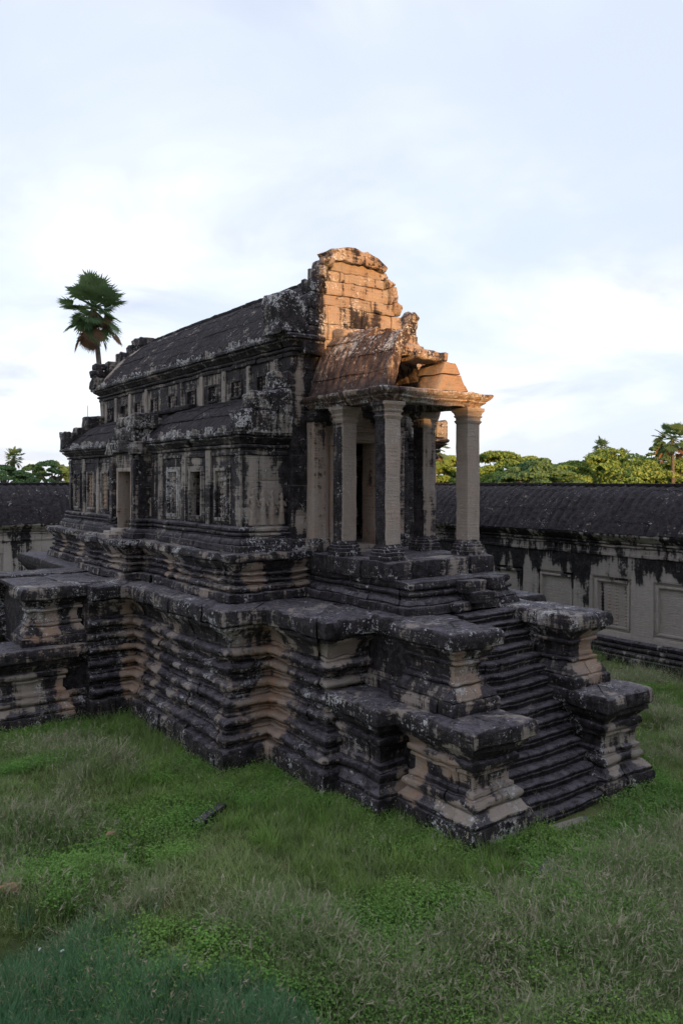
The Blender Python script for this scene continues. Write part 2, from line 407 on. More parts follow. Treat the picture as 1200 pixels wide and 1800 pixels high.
# core and terrace paving
core = [rbox(8.3, 14.7, 15.1, 30, -.2, T1-.10, b=.01, step=3), rbox(9.2, 13.8, 12.9, 15.2, -.2, T1-.104, b=.01, step=3), rbox(9.9, 13.1, 11.4, 13, -.2, T1-.108, b=.01, step=3), rbox(5.2, 8.4, 20.2, 23.8, -.2, T1-.106, b=.01, step=3)]
V, F = join(core); stone('platform_core', V, F, PLAT, amp=(0, 0))
def paving(x0, x1, y0, y1, z, nx, ny, parent, skip=None):
    xs = np.linspace(x0, x1, nx+1)
    for i in range(nx):
        oy = random.uniform(0, .5); ys = np.linspace(y0, y1, ny+1); ys[1:-1] += [random.uniform(-.2, .2) for _ in ys[1:-1]]
        for j in range(ny):
            dz = random.uniform(-.02, .012)
            bstone('paving_slab', (xs[i]+.006, xs[i+1]-.006, ys[j]+.006, ys[j+1]-.006, z-.11, z+dz), parent, b=.02, step=.4, clean=.12, lich=.4, amp=(.006, .012))
paving(7.62, 8.55, 15.0, 20.0, T1-.005, 1, 4, PLAT); paving(5.0, 8.4, 20.05, 23.95, T1-.02, 3, 4, PLAT); paving(8.62, 13.7, 12.9, 15.0, T1-.012, 4, 2, PLAT); paving(7.62, 8.55, 24.05, 30, T1-.005, 1, 4, PLAT)

# ---- the flanking stair wings (two stages, each with its own mouldings and slab)
def wing_profiles_low():
    B = -.6
    return [
        [(.36, -.32), (.38, .1), (.38, .30), (.35, .345), (B, .345), (B, -.32)],
        [(.30, .355), (.33, .38), (.335, .43), (.29, .46), (.24, .52), (.21, .56), (B, .56), (B, .355)],
        torus(.15, .09, .565, .78, B), 
        [(.14, .79), (.15, .80), (.15, .86), (.11, .88), (.09, .90), (.09, 1.10), (.11, 1.12), (.15, 1.14), (.15, 1.19), (B, 1.19), (B, .79)],
        torus(.13, .09, 1.195, 1.40, B),
        [(.17, 1.41), (.20, 1.45), (.25, 1.52), (.30, 1.55), (.30, 1.63), (B, 1.63), (B, 1.41)],
        [(.34, 1.64), (.40, 1.68), (.41, 1.80), (.39, 1.91), (.35, 1.945), (B, 1.945), (B, 1.64)]]
def wing_profiles_up():
    B = -.5
    return [
        [(.22, 1.95), (.235, 1.98), (.235, 2.13), (.20, 2.17), (B, 2.17), (B, 1.95)],
        [(.17, 2.175), (.18, 2.20), (.12, 2.30), (.06, 2.37), (.04, 2.40), (B, 2.40), (B, 2.175)],
        torus(.02, .05, 2.405, 2.50, B),
        [(.0, 2.505), (.0, 2.56), (-.02, 2.58), (-.02, 2.70), (.0, 2.72), (.0, 2.765), (B, 2.765), (B, 2.505)],
        torus(.02, .05, 2.77, 2.87, B),
        [(.05, 2.875), (.08, 2.93), (.14, 3.0), (.17, 3.02), (.17, 3.06), (B, 3.06), (B, 2.875)],
        [(.20, 3.07), (.28, 3.11), (.295, 3.22), (.27, 3.33), (.22, T1+.03), (B, T1+.03), (B, 3.07)]]
def wing(name, label, mp, sgn, cl, wm, big=True, vis=True):
    """plan in (v, u): v across from the stair axis, u outward from the platform"""
    h = holder(name, label)
    outer_low = [(1.0, 2.84), (2.12, 2.84), (2.12, 1.62), (1.84, 1.62), (1.84, .92), (2.52, .92), (2.52, -.3)] if big else [(1.0, 2.84), (2.12, 2.84), (2.12, 1.62), (1.86, 1.62), (1.86, -.3)]
    low = [mp(1.38, .6), mp(1.38, 2.84)]+[mp(*q) for q in outer_low[1:]]
    up = [mp(1.25, .2), mp(1.25, 2.22), mp(1.93, 2.22), mp(1.93, 1.0), mp(1.72, 1.0), mp(1.72, -.3)]
    kw = dict(clean=cl, warm=wm, lich=lichA)
    if vis:
        courses(h, low, wing_profiles_low(), sgn=sgn, blk=(.8, 1.5), names={6: 'coping_slab', 0: 'plinth_stone'}, step=.075, chip=.012, amp=(.017, .022), **kw)
        courses(h, up, wing_profiles_up(), sgn=sgn, blk=(.7, 1.3), names={6: 'coping_slab'}, step=.075, chip=.012, amp=(.016, .02), **kw)
    else:
        V, F = join([sweep(low, p, 0, plen(low), sgn) for p in wing_profiles_low()]+[sweep(up, p, 0, plen(up), sgn) for p in wing_profiles_up()])
        stone('moulding', V, F, h, kind='stuff', **kw)
    # cores and top slabs
    def bx(v0, v1, u0, u1, z0, z1, nm, **k):
        a, b = mp(v0, u0), mp(v1, u1)
        return bstone(nm, (min(a[0], b[0]), max(a[0], b[0]), min(a[1], b[1]), max(a[1], b[1]), z0, z1), h, **k)
    bx(1.45, 2.05, -.3, 2.75, -.2, 1.90, 'wing_core', amp=(0, 0), step=2)
    if big: bx(2.0, 2.45, -.25, .88, -.2, 1.902, 'wing_core', amp=(0, 0), step=2)
    bx(1.3, 1.86, -.3, 2.15, 1.8, T1-.03, 'wing_core', amp=(0, 0), step=2)
    for u0, u1 in ((2.0, 2.88), (1.2, 1.99), (.3, 1.19)):
        bx(1.2, 2.2 if u0 > 1.5 else 1.95, u0+.004, u1-.004, 1.72, 1.952+random.uniform(-.01, .01), 'top_slab', b=.025, clean=.08, lich=.3, amp=(.008, .012), step=.22)
    if big: bx(1.9, 2.6, -.1, 1.0, 1.73, 1.957, 'top_slab', b=.025, clean=.08, lich=.3, amp=(.008, .012))
    for u0, u1 in ((1.25, 2.30), (.35, 1.24), (-.4, .34)):
        bx(1.02, 2.0 if u0 > 1 else 1.8, u0+.004, u1-.004, 3.14, T1+.034+random.uniform(-.012, .01), 'top_slab', b=.03, clean=.08, lich=.35, amp=(.01, .014), step=.22)
    return h
mpF = lambda v, u: (XC-v, 12.1-u)
mpR = lambda v, u: (XC+v, 12.1-u)
mpL = lambda v, u: (7.3-u, YC-v)
mpK = lambda v, u: (7.3-u, YC+v)
cF = field([(9.85, 9.75, 2.55, .42, .3, .42, .95), (9.5, 9.75, 2.95, .2, .2, .2, .8), (9.28, 10.6, .9, .35, .45, .85, .95), (9.1, 9.6, 1.15, .3, .5, .28, .85), (9.3, 9.0, .78, .5, .3, .2, .85), (9.05, 9.4, .55, .3, .7, .16, .9), (9.8, 9.0, 1.15, .5, .3, .2, .62), (9.95, 9.0, .52, .6, .3, .14, .85), (9.0, 9.4, 1.5, .3, .3, .15, .7),
            (10.0, 9.0, .85, .7, .3, .3, .62), (9.2, 9.2, .5, .25, .25, .2, .8)], .22)
wF = field([(9.3, 10.6, .9, .6, .6, 1, 1.0), (9.85, 9.75, 2.6, .8, .5, .8, .8), (9.1, 9.6, 1.15, .5, .7, .3, .9)], .3)
wing('stair_wing', 'two stage wing left of the main stair with pale front mouldings', mpF, 1, cF, wF)
cR = field([(13.25, 9.75, 2.6, .36, .3, .5, 1.0), (13.05, 9.75, 2.25, .4, .3, .25, .8), (12.9, 9.0, .9, .25, .3, .6, .68), (13.75, 9.0, .8, .3, .3, .55, .70), (13.2, 9.0, 1.1, .6, .3, .25, .6)], .2)
wR = field([(13.25, 9.75, 2.6, .6, .5, .8, 1.0)], .25)
wing('stair_wing', 'two stage wing right of the main stair with pink upper front', mpR, -1, cR, wR)
cL = field([(4.8, 19.9, 2.55, .35, .6, .4, .95), (5.55, 19.9, 2.5, .3, .6, .5, .85), (6.3, 19.9, 2.6, .3, .6, .4, .8), (5.4, 19.5, 2.2, .9, .6, .14, .8), (5.0, 19.5, 1.0, .5, .5, .5, .6), (5.9, 19.6, .8, .3, .5, .7, .75), (4.2, 19.5, .6, .5, .5, .2, .7)], .22)
wL = field([(5.6, 19.5, 2.2, 1.5, 1, .9, .9), (5.9, 19.6, .8, .6, .6, .9, 1)], .35)
wing('stair_wing', 'wing of the side stair at the left edge of the photo', mpL, -1, cL, wL, big=False)
wing('stair_wing', 'far wing of the side stair', mpK, 1, .15, .3, big=False, vis=False)

# ---- stairs
def stair(name, label, mp, v1, u0, u1, n, z1, shared=True):
    h = holder(name, label); run = (u1-u0)/n
    for i in range(n):
        z0, zt = i*z1/n, (i+1)*z1/n; uo = u1-i*run
        # each step is a course of long stones with a rounded, worn nosing
        cuts = [-v1]+sorted(random.uniform(-v1*.6, v1*.6) for _ in range(random.choice((1, 1, 2))))+[v1]
        for a, b in zip(cuts[:-1], cuts[1:]):
            if b-a < .15: continue
            j = random.gauss(0, .012)
            hh = zt-z0; pr = [(uo-run*2.2, z0-.1), (uo-.045+j, z0-.04), (uo-.04+j, z0+hh*.28), (uo-.012+j, z0+hh*.34), (uo-.004+j, z0+hh*.44), (uo-.024+j, z0+hh*.52), (uo-.022+j, z0+hh*.60), (uo+.012+j, zt-hh*.30), (uo+.020+j, zt-hh*.14), (uo-.002+j, zt-.005), (uo-.05, zt+.002), (uo-run*2.2, zt)]
            ns = max(2, int((b-a)/.16)); V = []; k = len(pr)
            for s in range(ns+1):
                v = a+.004+(b-a-.008)*s/ns
                for u, z in pr: x, y = mp(v, u); V.append((x, y, z))
            F = [(s*k+q, s*k+(q+1) % k, (s+1)*k+(q+1) % k, (s+1)*k+q) for s in range(ns) for q in range(k)]+[tuple(range(k))[::-1], tuple(ns*k+q for q in range(k))]
            V = np.array(V); V[:, 2] -= .025*np.exp(-((V[:, 0 if mp is mpF else 1]-(XC if mp is mpF else YC))/.5)**2)
            stone('step_stone', V, F, h, clean=.10, lich=.22, warm=.1, amp=(.014, .016), chip=.010)
    return h
stair('staircase', 'steep dark worn flight of the main stair', mpF, 1.12, .85, 3.12, 16, T1)
stair('staircase', 'flight of the side stair', mpL, 1.12, .85, 3.12, 16, T1)

# ---- upper platform carrying porch and hall
UP = holder('upper_platform', 'upper moulded platform below hall and porch')
def tier2_profiles(z0=T1, z1=T2):
    k = (z1-z0)/1.05; B = -.5; Z = lambda t: z0+t*k
    return [flat(.34, .32, Z(0), Z(.20), B), torus(.19, .08, Z(.205), Z(.36), B), roll2(.07, .11, Z(.365), Z(.52), B), roll2(.08, .12, Z(.525), Z(.67), B),
            [(.14, Z(.68)), (.18, Z(.74)), (.26, Z(.82)), (.27, Z(.86)), (B, Z(.86)), (B, Z(.68))],
            [(.29, Z(.87)), (.35, Z(.90)), (.36, Z(.97)), (.33, Z(1.05)), (B-.3, Z(1.05)), (B-.3, Z(.87))]]
pathB = [(10.35, 15.35), (8.25, 15.35), (8.25, 20.5), (7.75, 20.5), (7.75, 23.5), (8.25, 23.5), (8.25, 28.6), (10.0, 28.6)]
cB = field([(8.6, 15.2, 3.9, .35, .4, .42, .9), (9.8, 15.1, 3.9, .3, .5, .4, .6), (7.95, 18.6, 3.9, .4, .22, .42, .95), (7.95, 18.0, 3.75, .4, .2, .2, .8), (7.9, 17.4, 3.75, .4, .2, .15, .75), (7.5, 21.1, 3.9, .3, .5, .35, .7), (7.9, 24.4, 3.9, .4, .35, .4, .95), (7.9, 25.6, 3.9, .4, .3, .4, .9), (7.9, 27.4, 3.9, .4, .4, .4, .8)], .25)
courses(UP, pathB, tier2_profiles(), blk=(.9, 1.7), names={5: 'coping_slab'}, clean=cB, warm=.55, lich=lambda P: .55+.2*sst(4.1, 4.3, P[:, 2]), amp=(.022, .028), jit=.018, step=.085, chip=.016)
V, F = join([rbox(8.6, 14.4, 15.6, 28.3, T1-.2, T2-.06, b=.01, step=3), rbox(8.1, 8.7, 20.8, 23.2, T1-.2, T2-.064, b=.01, step=3)]); stone('upper_core', V, F, UP, amp=(0, 0))
# porch base in two stages
pathP = [(12.7, 15.2), (12.7, 11.86), (10.3, 11.86), (10.3, 15.2)]
def porch_profiles():
    Z = lambda t: T1+t; B = -.5
    return [flat(.40, .36, Z(0), Z(.19), B), [(.33, Z(.195)), (.34, Z(.22)), (.29, Z(.27)), (.22, Z(.30)), (.20, Z(.34)), (B, Z(.34)), (B, Z(.195))],
            torus(.18, .07, Z(.345), Z(.47), B), [(.20, Z(.475)), (.25, Z(.52)), (.26, Z(.58)), (.23, Z(.64)), (B, Z(.64)), (B, Z(.475))]]
courses(UP, pathP, porch_profiles(), blk=(.7, 1.3), clean=.12, lich=.5, amp=(.014, .02), jit=.02)
V, F = rbox(10.2, 12.8, 11.9, 15.4, T1-.1, T2-.42, b=.01, step=2); stone('porch_core', V, F, UP, amp=(0, 0))
PF = T2-.04    # porch floor
blocks = [(9.98, 10.62, 12.16, 13.1), (10.63, 11.45, 12.18, 12.9), (11.46, 12.3, 12.2, 12.95), (12.31, 13.02, 12.17, 13.1), (9.96, 10.62, 13.11, 14.35), (9.98, 10.62, 14.36, 15.3), (12.31, 13.02, 13.11, 14.35), (12.31, 13.02, 14.36, 15.3),
          (10.63, 11.45, 12.91, 14.1), (11.46, 12.3, 12.96, 14.2), (10.63, 11.45, 14.11, 15.5), (11.46, 12.3, 14.21, 15.5)]
for i, (a, b, c, d) in enumerate(blocks):
    bstone('floor_block', (a+.004, b-.004, c+.004, d-.004, T2-.43, PF+random.uniform(-.015, .01)), UP, b=.035, step=.2, clean=.22 if i != 2 else .35, lich=.55, warm=.3, amp=(.016, .02), chip=.006)
# loose step stones in front of the porch
for a, b, c, d, z0, z1, rz in ((11.35, 11.95, 11.35, 11.75, T1+.36, T1+.62, .10), (11.45, 12.0, 11.2, 11.5, T1+.16, T1+.40, -.12), (12.0, 12.45, 11.3, 11.65, T1+.40, T1+.66, .06), (11.0, 11.5, 11.3, 11.6, T1+.02, T1+.20, .2)):
    bstone('loose_step_stone', (a, b, c, d, z0, z1), UP, b=.04, step=.12, rot=('Z', rz), clean=.16, lich=.5, amp=(.02, .02), chip=.006)

# ---- columns
def square_prof(prof, cx, cy, nsub=4):
    """loft of square sections [(half, z)] with subdivided sides"""
    V = []; k = nsub*4
    for h, z in prof:
        c = h*.10 if h > .1 else 0
        for s in range(4):
            for j in range(nsub):
                t = -1+2*j/nsub
                q = [(t*h, -h), (h, t*h), (-t*h, h), (-h, -t*h)][s]
                if j == 0: q = (q[0]*.965, q[1]*.965)
                V.append((cx+q[0], cy+q[1], z))
    n = len(prof); F = [(a*k+j, a*k+(j+1) % k, (a+1)*k+(j+1) % k, (a+1)*k+j) for a in range(n-1) for j in range(k)]
    F += [tuple(range(k))[::-1], tuple((n-1)*k+j for j in range(k))]
    return np.array(V), F
CT = 7.64
def column(cx, cy, label, cl, warm=.35, half=.19, amp=.006):
    z0 = PF-.01
    base = [(.275, z0), (.28, z0+.09), (.255, z0+.10), (.265, z0+.14), (.265, z0+.17), (.235, z0+.185), (.25, z0+.215), (.25, z0+.235), (.22, z0+.25), (.225, z0+.28), (.20, z0+.31), (half+.005, z0+.34)]
    zc = CT-.36
    cap = [(half+.004, zc), (.205, zc+.02), (.225, zc+.05), (.225, zc+.07), (.20, zc+.085), (.20, zc+.13), (.23, zc+.16), (.235, zc+.18), (.215, zc+.195), (.24, zc+.25), (.275, zc+.29), (.275, zc+.355)]
    shaft = [(half, z0+.33)]+[(half+random.uniform(-.004, .004), z) for z in np.linspace(z0+.45, zc-.05, 16)]+[(half, zc+.01)]
    V, F = square_prof(shaft, cx, cy, 6); o = stone('column', V, F, LIB, clean=cl, warm=warm, lich=.30, amp=(amp, .008)); o['label'] = label
    V, F = square_prof(base, cx, cy, 5); stone('column_base', V, F, o, clean=.25, warm=.2, lich=.6, amp=(.012, .012), chip=.004)
    V, F = square_prof(cap, cx, cy, 5); stone('capital', V, F, o, clean=lambda P: np.clip(cl(P)+.25, 0, 1), warm=.5, lich=.45, amp=(.008, .01), chip=.003)
    return o
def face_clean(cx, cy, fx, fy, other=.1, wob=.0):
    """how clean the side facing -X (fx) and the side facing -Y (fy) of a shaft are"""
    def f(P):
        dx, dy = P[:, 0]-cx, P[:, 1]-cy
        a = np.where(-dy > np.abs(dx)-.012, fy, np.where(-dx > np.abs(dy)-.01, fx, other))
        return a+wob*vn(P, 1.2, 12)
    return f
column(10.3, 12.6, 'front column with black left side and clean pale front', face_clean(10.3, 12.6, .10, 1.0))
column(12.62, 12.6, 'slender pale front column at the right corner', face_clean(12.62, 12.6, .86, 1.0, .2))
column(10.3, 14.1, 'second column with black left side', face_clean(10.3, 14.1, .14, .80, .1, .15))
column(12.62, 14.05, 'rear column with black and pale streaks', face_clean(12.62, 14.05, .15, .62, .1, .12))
def pilaster(cx, cy, hw, z0, z1, cl, parent=None, nm='pilaster', d=.16, **k):
    return bstone(nm, (cx-hw, cx+hw, cy-d, cy+d, z0, z1), parent or LIB, b=.02, step=.16, clean=cl, **k)
for x, c in ((10.3, lambda P: .70+.2*vn(P, 1.1, 3)), (12.7, .5)):
    o = pilaster(x, 15.24, .17, PF, CT-.02, c, warm=.6, lich=.45, amp=(.008, .012))
    bstone('pilaster_base', (x-.25, x+.25, 14.98, 15.42, PF-.01, PF+.32), o, b=.04, step=.1, clean=.3, lich=.75, amp=(.03, .02), chip=.01)
    bstone('pilaster_capital', (x-.23, x+.23, 14.99, 15.40, CT-.26, CT+.01), o, b=.05, step=.1, clean=.3, lich=.5, amp=(.02, .01))

# ---- porch entablature
ENT = holder('porch_entablature', 'moulded beam course over the porch columns')
ez = CT+.005
eprof = [(-.06, ez), (.10, ez), (.12, ez+.05), (.16, ez+.08), (.20, ez+.10), (.20, ez+.13), (.27, ez+.18), (.30, ez+.22), (.31, ez+.27), (.28, ez+.295), (-.25, ez+.30), (-.25, ez)]
eclean = field([(11.8, 12.2, 7.8, 1.7, .5, .6, .55)], .34)
epath = [(12.72, 15.3), (12.72, 12.5), (10.24, 12.5), (10.24, 15.3)]
for a, b in ((0, 2.0), (2.01, 5.02), (5.03, 5.75), (5.77, 6.6), (6.61, 8.07)):
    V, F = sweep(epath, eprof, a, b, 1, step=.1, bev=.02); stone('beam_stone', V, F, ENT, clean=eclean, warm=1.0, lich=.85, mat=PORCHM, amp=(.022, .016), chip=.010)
for y0, y1 in ((14.0, 14.3),):
    bstone('cross_beam', (10.3, 12.66, y0, y1, CT-.02, CT+.26), ENT, clean=.3, amp=(.01, .01))

# ---- walls of the hall.  aisles (low) at x 8.56, nave (high) at x 9.72, mirrored behind
AX, NX = 8.56, 9.72; Y0, Y1 = 15.6, 28.4
WB, WT = T2-.02, 6.75          # aisle wall foot and head
SY = [16.6, 18.0, 19.4, 24.6, 26.0, 27.4]       # window centres
WALL = holder('aisle_wall', 'dark streaked aisle wall with baluster windows')
wclean = field([(8.8, 15.6, 6.0, .12, .4, 1.3, .85), (9.3, 15.6, 5.7, .16, .4, .9, .85), (9.1, 15.6, 5.1, .7, .4, .35, .62), (8.5, 17.3, 5.6, .3, .10, .9, .8), (8.5, 18.7, 5.6, .3, .08, .9, .85), (8.5, 18.0, 6.5, .3, .3, .2, .7), (8.5, 15.95, 5.7, .3, .15, .8, .6), (8.5, 25.3, 5.6, .3, .08, .9, .7)], .26)
wl = dict(clean=wclean, warm=.15, lich=.35, amp=(.008, .012))
zo0, zo1 = 5.08, 6.30; ow = .36
def wall_run(side):
    x0, x1 = (AX, AX+.42) if side < 0 else (2*XC-AX-.42, 2*XC-AX)
    edges = [Y0]+sum(([c-ow, c+ow] for c in SY[:3]), [])+[21.0, 23.0]+sum(([c-ow, c+ow] for c in SY[3:]), [])+[Y1]
    for a, b in zip(edges[0::2], edges[1::2]):
        if b-a < 2.5 and not (a == 21.0): 
            bstone('wall_pier', (x0, x1, a, b, WB, WT), WALL, b=.012, step=.22, **wl)
    for c in SY:
        bstone('wall_apron', (x0, x1, c-ow-.002, c+ow+.002, WB, zo0), WALL, b=.01, step=.2, **wl)
        bstone('wall_head', (x0, x1, c-ow-.002, c+ow+.002, zo1, WT), WALL, b=.01, step=.2, **wl)
wall_run(-1); wall_run(1)
# end walls of the aisle (facing the camera) and the main front wall with its doorway
for z0, z1 in ((WB, 5.35), (5.355, 6.02), (6.025, WT)):
    bstone('wall_course', (AX+.42, NX+.02, Y0, Y0+.4, z0, z1), WALL, b=.012, step=.2, **wl)
bstone('wall_course', (2*XC-NX-.02, 2*XC-AX-.42, Y0, Y0+.4, WB, WT), WALL, b=.012, step=.4, **wl)
bstone('wall_course', (AX+.42, 2*XC-AX-.42, Y1-.4, Y1, WB, WT), WALL, b=.012, step=.6, **wl)
FRONT = holder('front_wall', 'tall front wall behind the porch')
fc = field([(9.95, 15.4, 8.2, .12, .3, .55, .7), (9.9, 15.4, 7.6, .15, .3, .35, .65), (9.95, 15.4, 5.05, .3, .3, .35, .75), (11.5, 15.4, 6.2, 1.3, .4, 2, .8)], .18)
DX0, DX1, DZ = 10.82, 12.18, 7.0
fcz = [WB, 5.2, 5.9, 6.6, 7.3, 8.0, 8.6, 9.0]
for a, b in zip(fcz[:-1], fcz[1:]):
    for x0, x1 in ((NX, DX0), (DX1, 2*XC-NX)):
        if a >= 7.3: x0, x1 = (NX, XC) if x0 == NX else (XC, 2*XC-NX)
        bstone('wall_stone', (x0+.003, x1-.003, 15.40, 15.86, a+.003, b-.003), FRONT, b=.012, step=.2, clean=fc, warm=.3, lich=.3, amp=(.008, .012))
bstone('lintel', (DX0-.3, DX1+.3, 15.34, 15.84, DZ-.06, 7.32), FRONT, b=.02, clean=.6, warm=.7, lich=.3)
# doorway: nested stone frames
DOOR = holder('doorway', 'tall doorway with nested stone frame inside the porch')
for i, (g0, yy) in enumerate(((.0, 15.30), (.10, 15.34), (.19, 15.26))):
    for x0, x1 in ((DX0-g0-.10+.02, DX0-g0+.02), (DX1+g0-.02, DX1+g0+.10-.02)):
        bstone('door_jamb', (x0, x1, yy, 15.9 if i == 0 else 15.42, PF, DZ+g0), DOOR, b=.012, step=.3, clean=.80, warm=.8, lich=.15, amp=(.004, .005))
    bstone('door_head', (DX0-g0-.10+.02, DX1+g0+.10-.02, yy+.003, 15.9 if i == 0 else 15.42, DZ+g0+.004, DZ+g0+.10), DOOR, b=.012, step=.3, clean=.6, warm=.8, lich=.2, amp=(.004, .005))
bstone('door_sill', (DX0-.3, DX1+.3, 15.1, 15.95, PF-.03, PF+.09), DOOR, b=.03, clean=.55, warm=.4, lich=.3)
# inner leaf of the far doorway seen through the dark room
V, F = rbox(AX+.3, 2*XC-AX-.3, Y0, Y1, T2-.1, T2-.025, b=.01, step=2); stone('hall_floor', V, F, UP, amp=(0, 0), clean=.3)

# clerestory of the nave, with small windows
CLER = holder('nave_wall', 'clerestory wall of the nave with small barred windows')
cc = field([(9.7, y, 8.5, .3, .10, .5, .85) for y in (16.1, 17.35, 18.7, 20.15, 21.4, 23.2, 24.6, 26.1, 27.6)]+[(9.7, 24.0, 8.6, .3, .4, .2, .7), (9.72, 28.2, 8.4, .3, .3, .6, .8)], .28)
CY = [16.7, 18.05, 19.4, 20.75, 22.1, 23.45, 24.8, 26.15, 27.5]
for side in (-1, 1):
    x0, x1 = (NX, NX+.34) if side < 0 else (2*XC-NX-.34, 2*XC-NX)
    ed = [15.861]+sum(([c-.30, c+.30] for c in CY), [])+[Y1+.1]
    for a, b in zip(ed[0::2], ed[1::2]): bstone('wall_pier', (x0, x1, a, b, 7.3, 8.96), CLER, b=.01, step=.25, clean=cc, warm=.2, lich=.35, amp=(.006, .01))
    for c in CY:
        bstone('wall_head', (x0, x1, c-.301, c+.301, 8.62, 8.96), CLER, b=.01, step=.25, clean=.3, lich=.35, amp=(.006, .01))
        bstone('wall_apron', (x0, x1, c-.301, c+.301, 7.3, 8.16), CLER, b=.01, step=.3, clean=.3, lich=.35, amp=(.006, .01))
bstone('rear_wall', (NX+.34, 2*XC-NX-.34, Y1-.3, Y1+.1, 6.6, 9.6), CLER, b=.02, step=.5, clean=.3)
bstone('rear_wall', (NX+.005, NX+.5, Y1-.1, Y1+.104, 6.6, 8.97), CLER, b=.02, step=.3, clean=.75, warm=.5)

def lathe(prof, n=8):
    V = []; k = n
    for r, z in prof:
        for j in range(n): V.append((r*math.cos(2*math.pi*j/n), r*math.sin(2*math.pi*j/n), z))
    F = [(a*k+j, a*k+(j+1) % k, (a+1)*k+(j+1) % k, (a+1)*k+j) for a in range(len(prof)-1) for j in range(k)]
    return np.array(V), F+[tuple(range(k))[::-1], tuple((len(prof)-1)*k+j for j in range(k))]
def baluster_mesh(h, r, rings, name, lich=.75, clean=.4, warm=.4):
    pr = [(r*.9, 0)]
    for i in range(rings):
        z0, z1 = h*i/rings, h*(i+1)/rings
        for t, q in ((.08, .62), (.3, .9), (.5, 1.0), (.7, .9), (.92, .62)): pr.append((r*q, z0+(z1-z0)*t))
    pr.append((r*.9, h)); V, F = lathe(pr, 8)
    o = stone(name, V, F, None, clean=clean, lich=lich, warm=warm, amp=(.004, .0)); me = o.data; bpy.data.objects.remove(o); return me
BAL = baluster_mesh(zo1-zo0-.12, .056, 8, 'baluster', .8, .42, .4); BALR = baluster_mesh(zo1-zo0-.12, .062, 8, 'baluster', .35, .8, 1.0); BALS = baluster_mesh(.42, .045, 4, 'baluster', .75, .42, .3)
def put(me, name, loc, parent, sc=(1, 1, 1), rz=0):
    o = bpy.data.objects.new(name, me); COL.objects.link(o); o.location = loc; o.scale = sc; o.rotation_euler = (0, 0, rz); attach(o, parent); return o
def frame_x(parent, x, yc, hw, z0, z1, w=.08, d=.06, deep=.14, **k):
    """rectangular frame standing proud of a wall that faces -X"""
    kk = dict(b=.012, step=.18, amp=(.005, .004), chip=.003); kk.update(k)
    for a, b, c, e in ((yc-hw-w, yc-hw, z0-w, z1+w), (yc+hw, yc+hw+w, z0-w, z1+w)): bstone('window_jamb', (x-d, x+deep, a, b, c, e), parent, **kk)
    bstone('window_head', (x-d+.003, x+deep, yc-hw, yc+hw, z1, z1+w), parent, **kk); bstone('window_sill', (x-d-.02, x+deep, yc-hw, yc+hw, z0-w, z0), parent, **kk)
missing = {0: (), 1: (0, 1, 2, 3, 4), 2: (1,), 3: (0, 2), 4: (1, 3), 5: (0, 3)}
for wi, c in enumerate(SY):
    w = bpy.data.objects.new('window', None); COL.objects.link(w); attach(w, LIB)
    w['label'] = ['window with a full row of turned stone balusters', 'window opening that has lost its balusters', 'window crusted with white lichen', 'window beyond the side door', 'far window with reddish balusters', 'farthest window of the aisle'][wi]
    lich = (.6, .5, 1.0, .5, .4, .6)[wi]
    frame_x(w, AX, c, .29, zo0+.06, zo1-.06, w=.075, clean=.42, lich=lich, warm=.1)
    frame_x(w, AX, c, .365, zo0-.015, zo1+.015, w=.06, d=.025, deep=.03, clean=.35, lich=lich*.9, warm=.1)
    for j in range(5):
        if j in missing[wi]: continue
        put(BALR if wi in (3, 4) else BAL, 'baluster', (AX+.06, c-.24+.12*j, zo0+.06), w)
for c in CY:
    w = bpy.data.objects.new('clerestory_window', None); COL.objects.link(w); attach(w, LIB)
    frame_x(w, NX, c, .245, 8.20, 8.58, w=.055, d=.035, clean=.25, lich=.35)
    for j in range(4):
        if random.random() < .9: put(BALS, 'baluster', (NX+.06, c-.18+.12*j, 8.18), w)
# slim engaged pilasters between the clerestory windows
for y in (16.03, 17.38, 18.72, 20.07, 21.42, 24.1, 25.5, 26.85, 28.2):
    bstone('pilaster', (NX-.05, NX+.05, y-.10, y+.10, 7.9, 8.97), CLER, b=.015, step=.15, clean=lambda P: .62+.35*vn(P, .8, 8), lich=.35, warm=.1, amp=(.008, .006))
# engaged pilasters of the aisle
for y in (15.78, 17.3, 18.7, 20.2, 23.9, 25.3, 26.7, 28.2):
    bstone('pilaster', (AX-.05, AX+.05, y-.13, y+.13, 4.95, WT), WALL, b=.015, step=.15, clean=lambda P: .45+.30*vn(P, .9, 5), lich=.4, warm=.1, amp=(.008, .006))

# base moulding and cornices
BASE = holder('wall_base', 'dark stepped base moulding of the hall')
bpath = [(NX+.5, Y0), (AX, Y0), (AX, 20.95), (8.22, 20.95), (8.22, 21.45)]; bpath2 = [(8.22, 22.5), (8.22, 23.05), (AX, 23.05), (AX, Y1), (NX+.4, Y1)]
bpr = [flat(.30, .28, T2-.01, T2+.16, -.2), [(.25, T2+.165), (.24, T2+.2), (.18, T2+.27), (.15, T2+.29), (.15, T2+.33), (-.2, T2+.33), (-.2, T2+.165)], torus(.08, .06, T2+.335, T2+.44, -.2), [(.09, T2+.445), (.12, T2+.47), (.12, T2+.52), (.06, T2+.56), (-.2, T2+.56), (-.2, T2+.445)]]
for p in (bpath, bpath2): courses(BASE, p, bpr, blk=(1.0, 2.0), clean=field([(9.2, 15.4, 4.9, .6, .5, .2, .55)], .14), lich=lambda P: .35+.45*sst(15.9, 15.5, P[:, 1]), amp=(.012, .014), name='base_stone')
COR = holder('aisle_cornice', 'lichened cornice below the aisle roof')
cpath = [(NX+.03, Y0), (AX, Y0), (AX, 20.95)]; cpath2 = [(AX, 23.05), (AX, Y1), (NX+.03, Y1)]
cz = WT
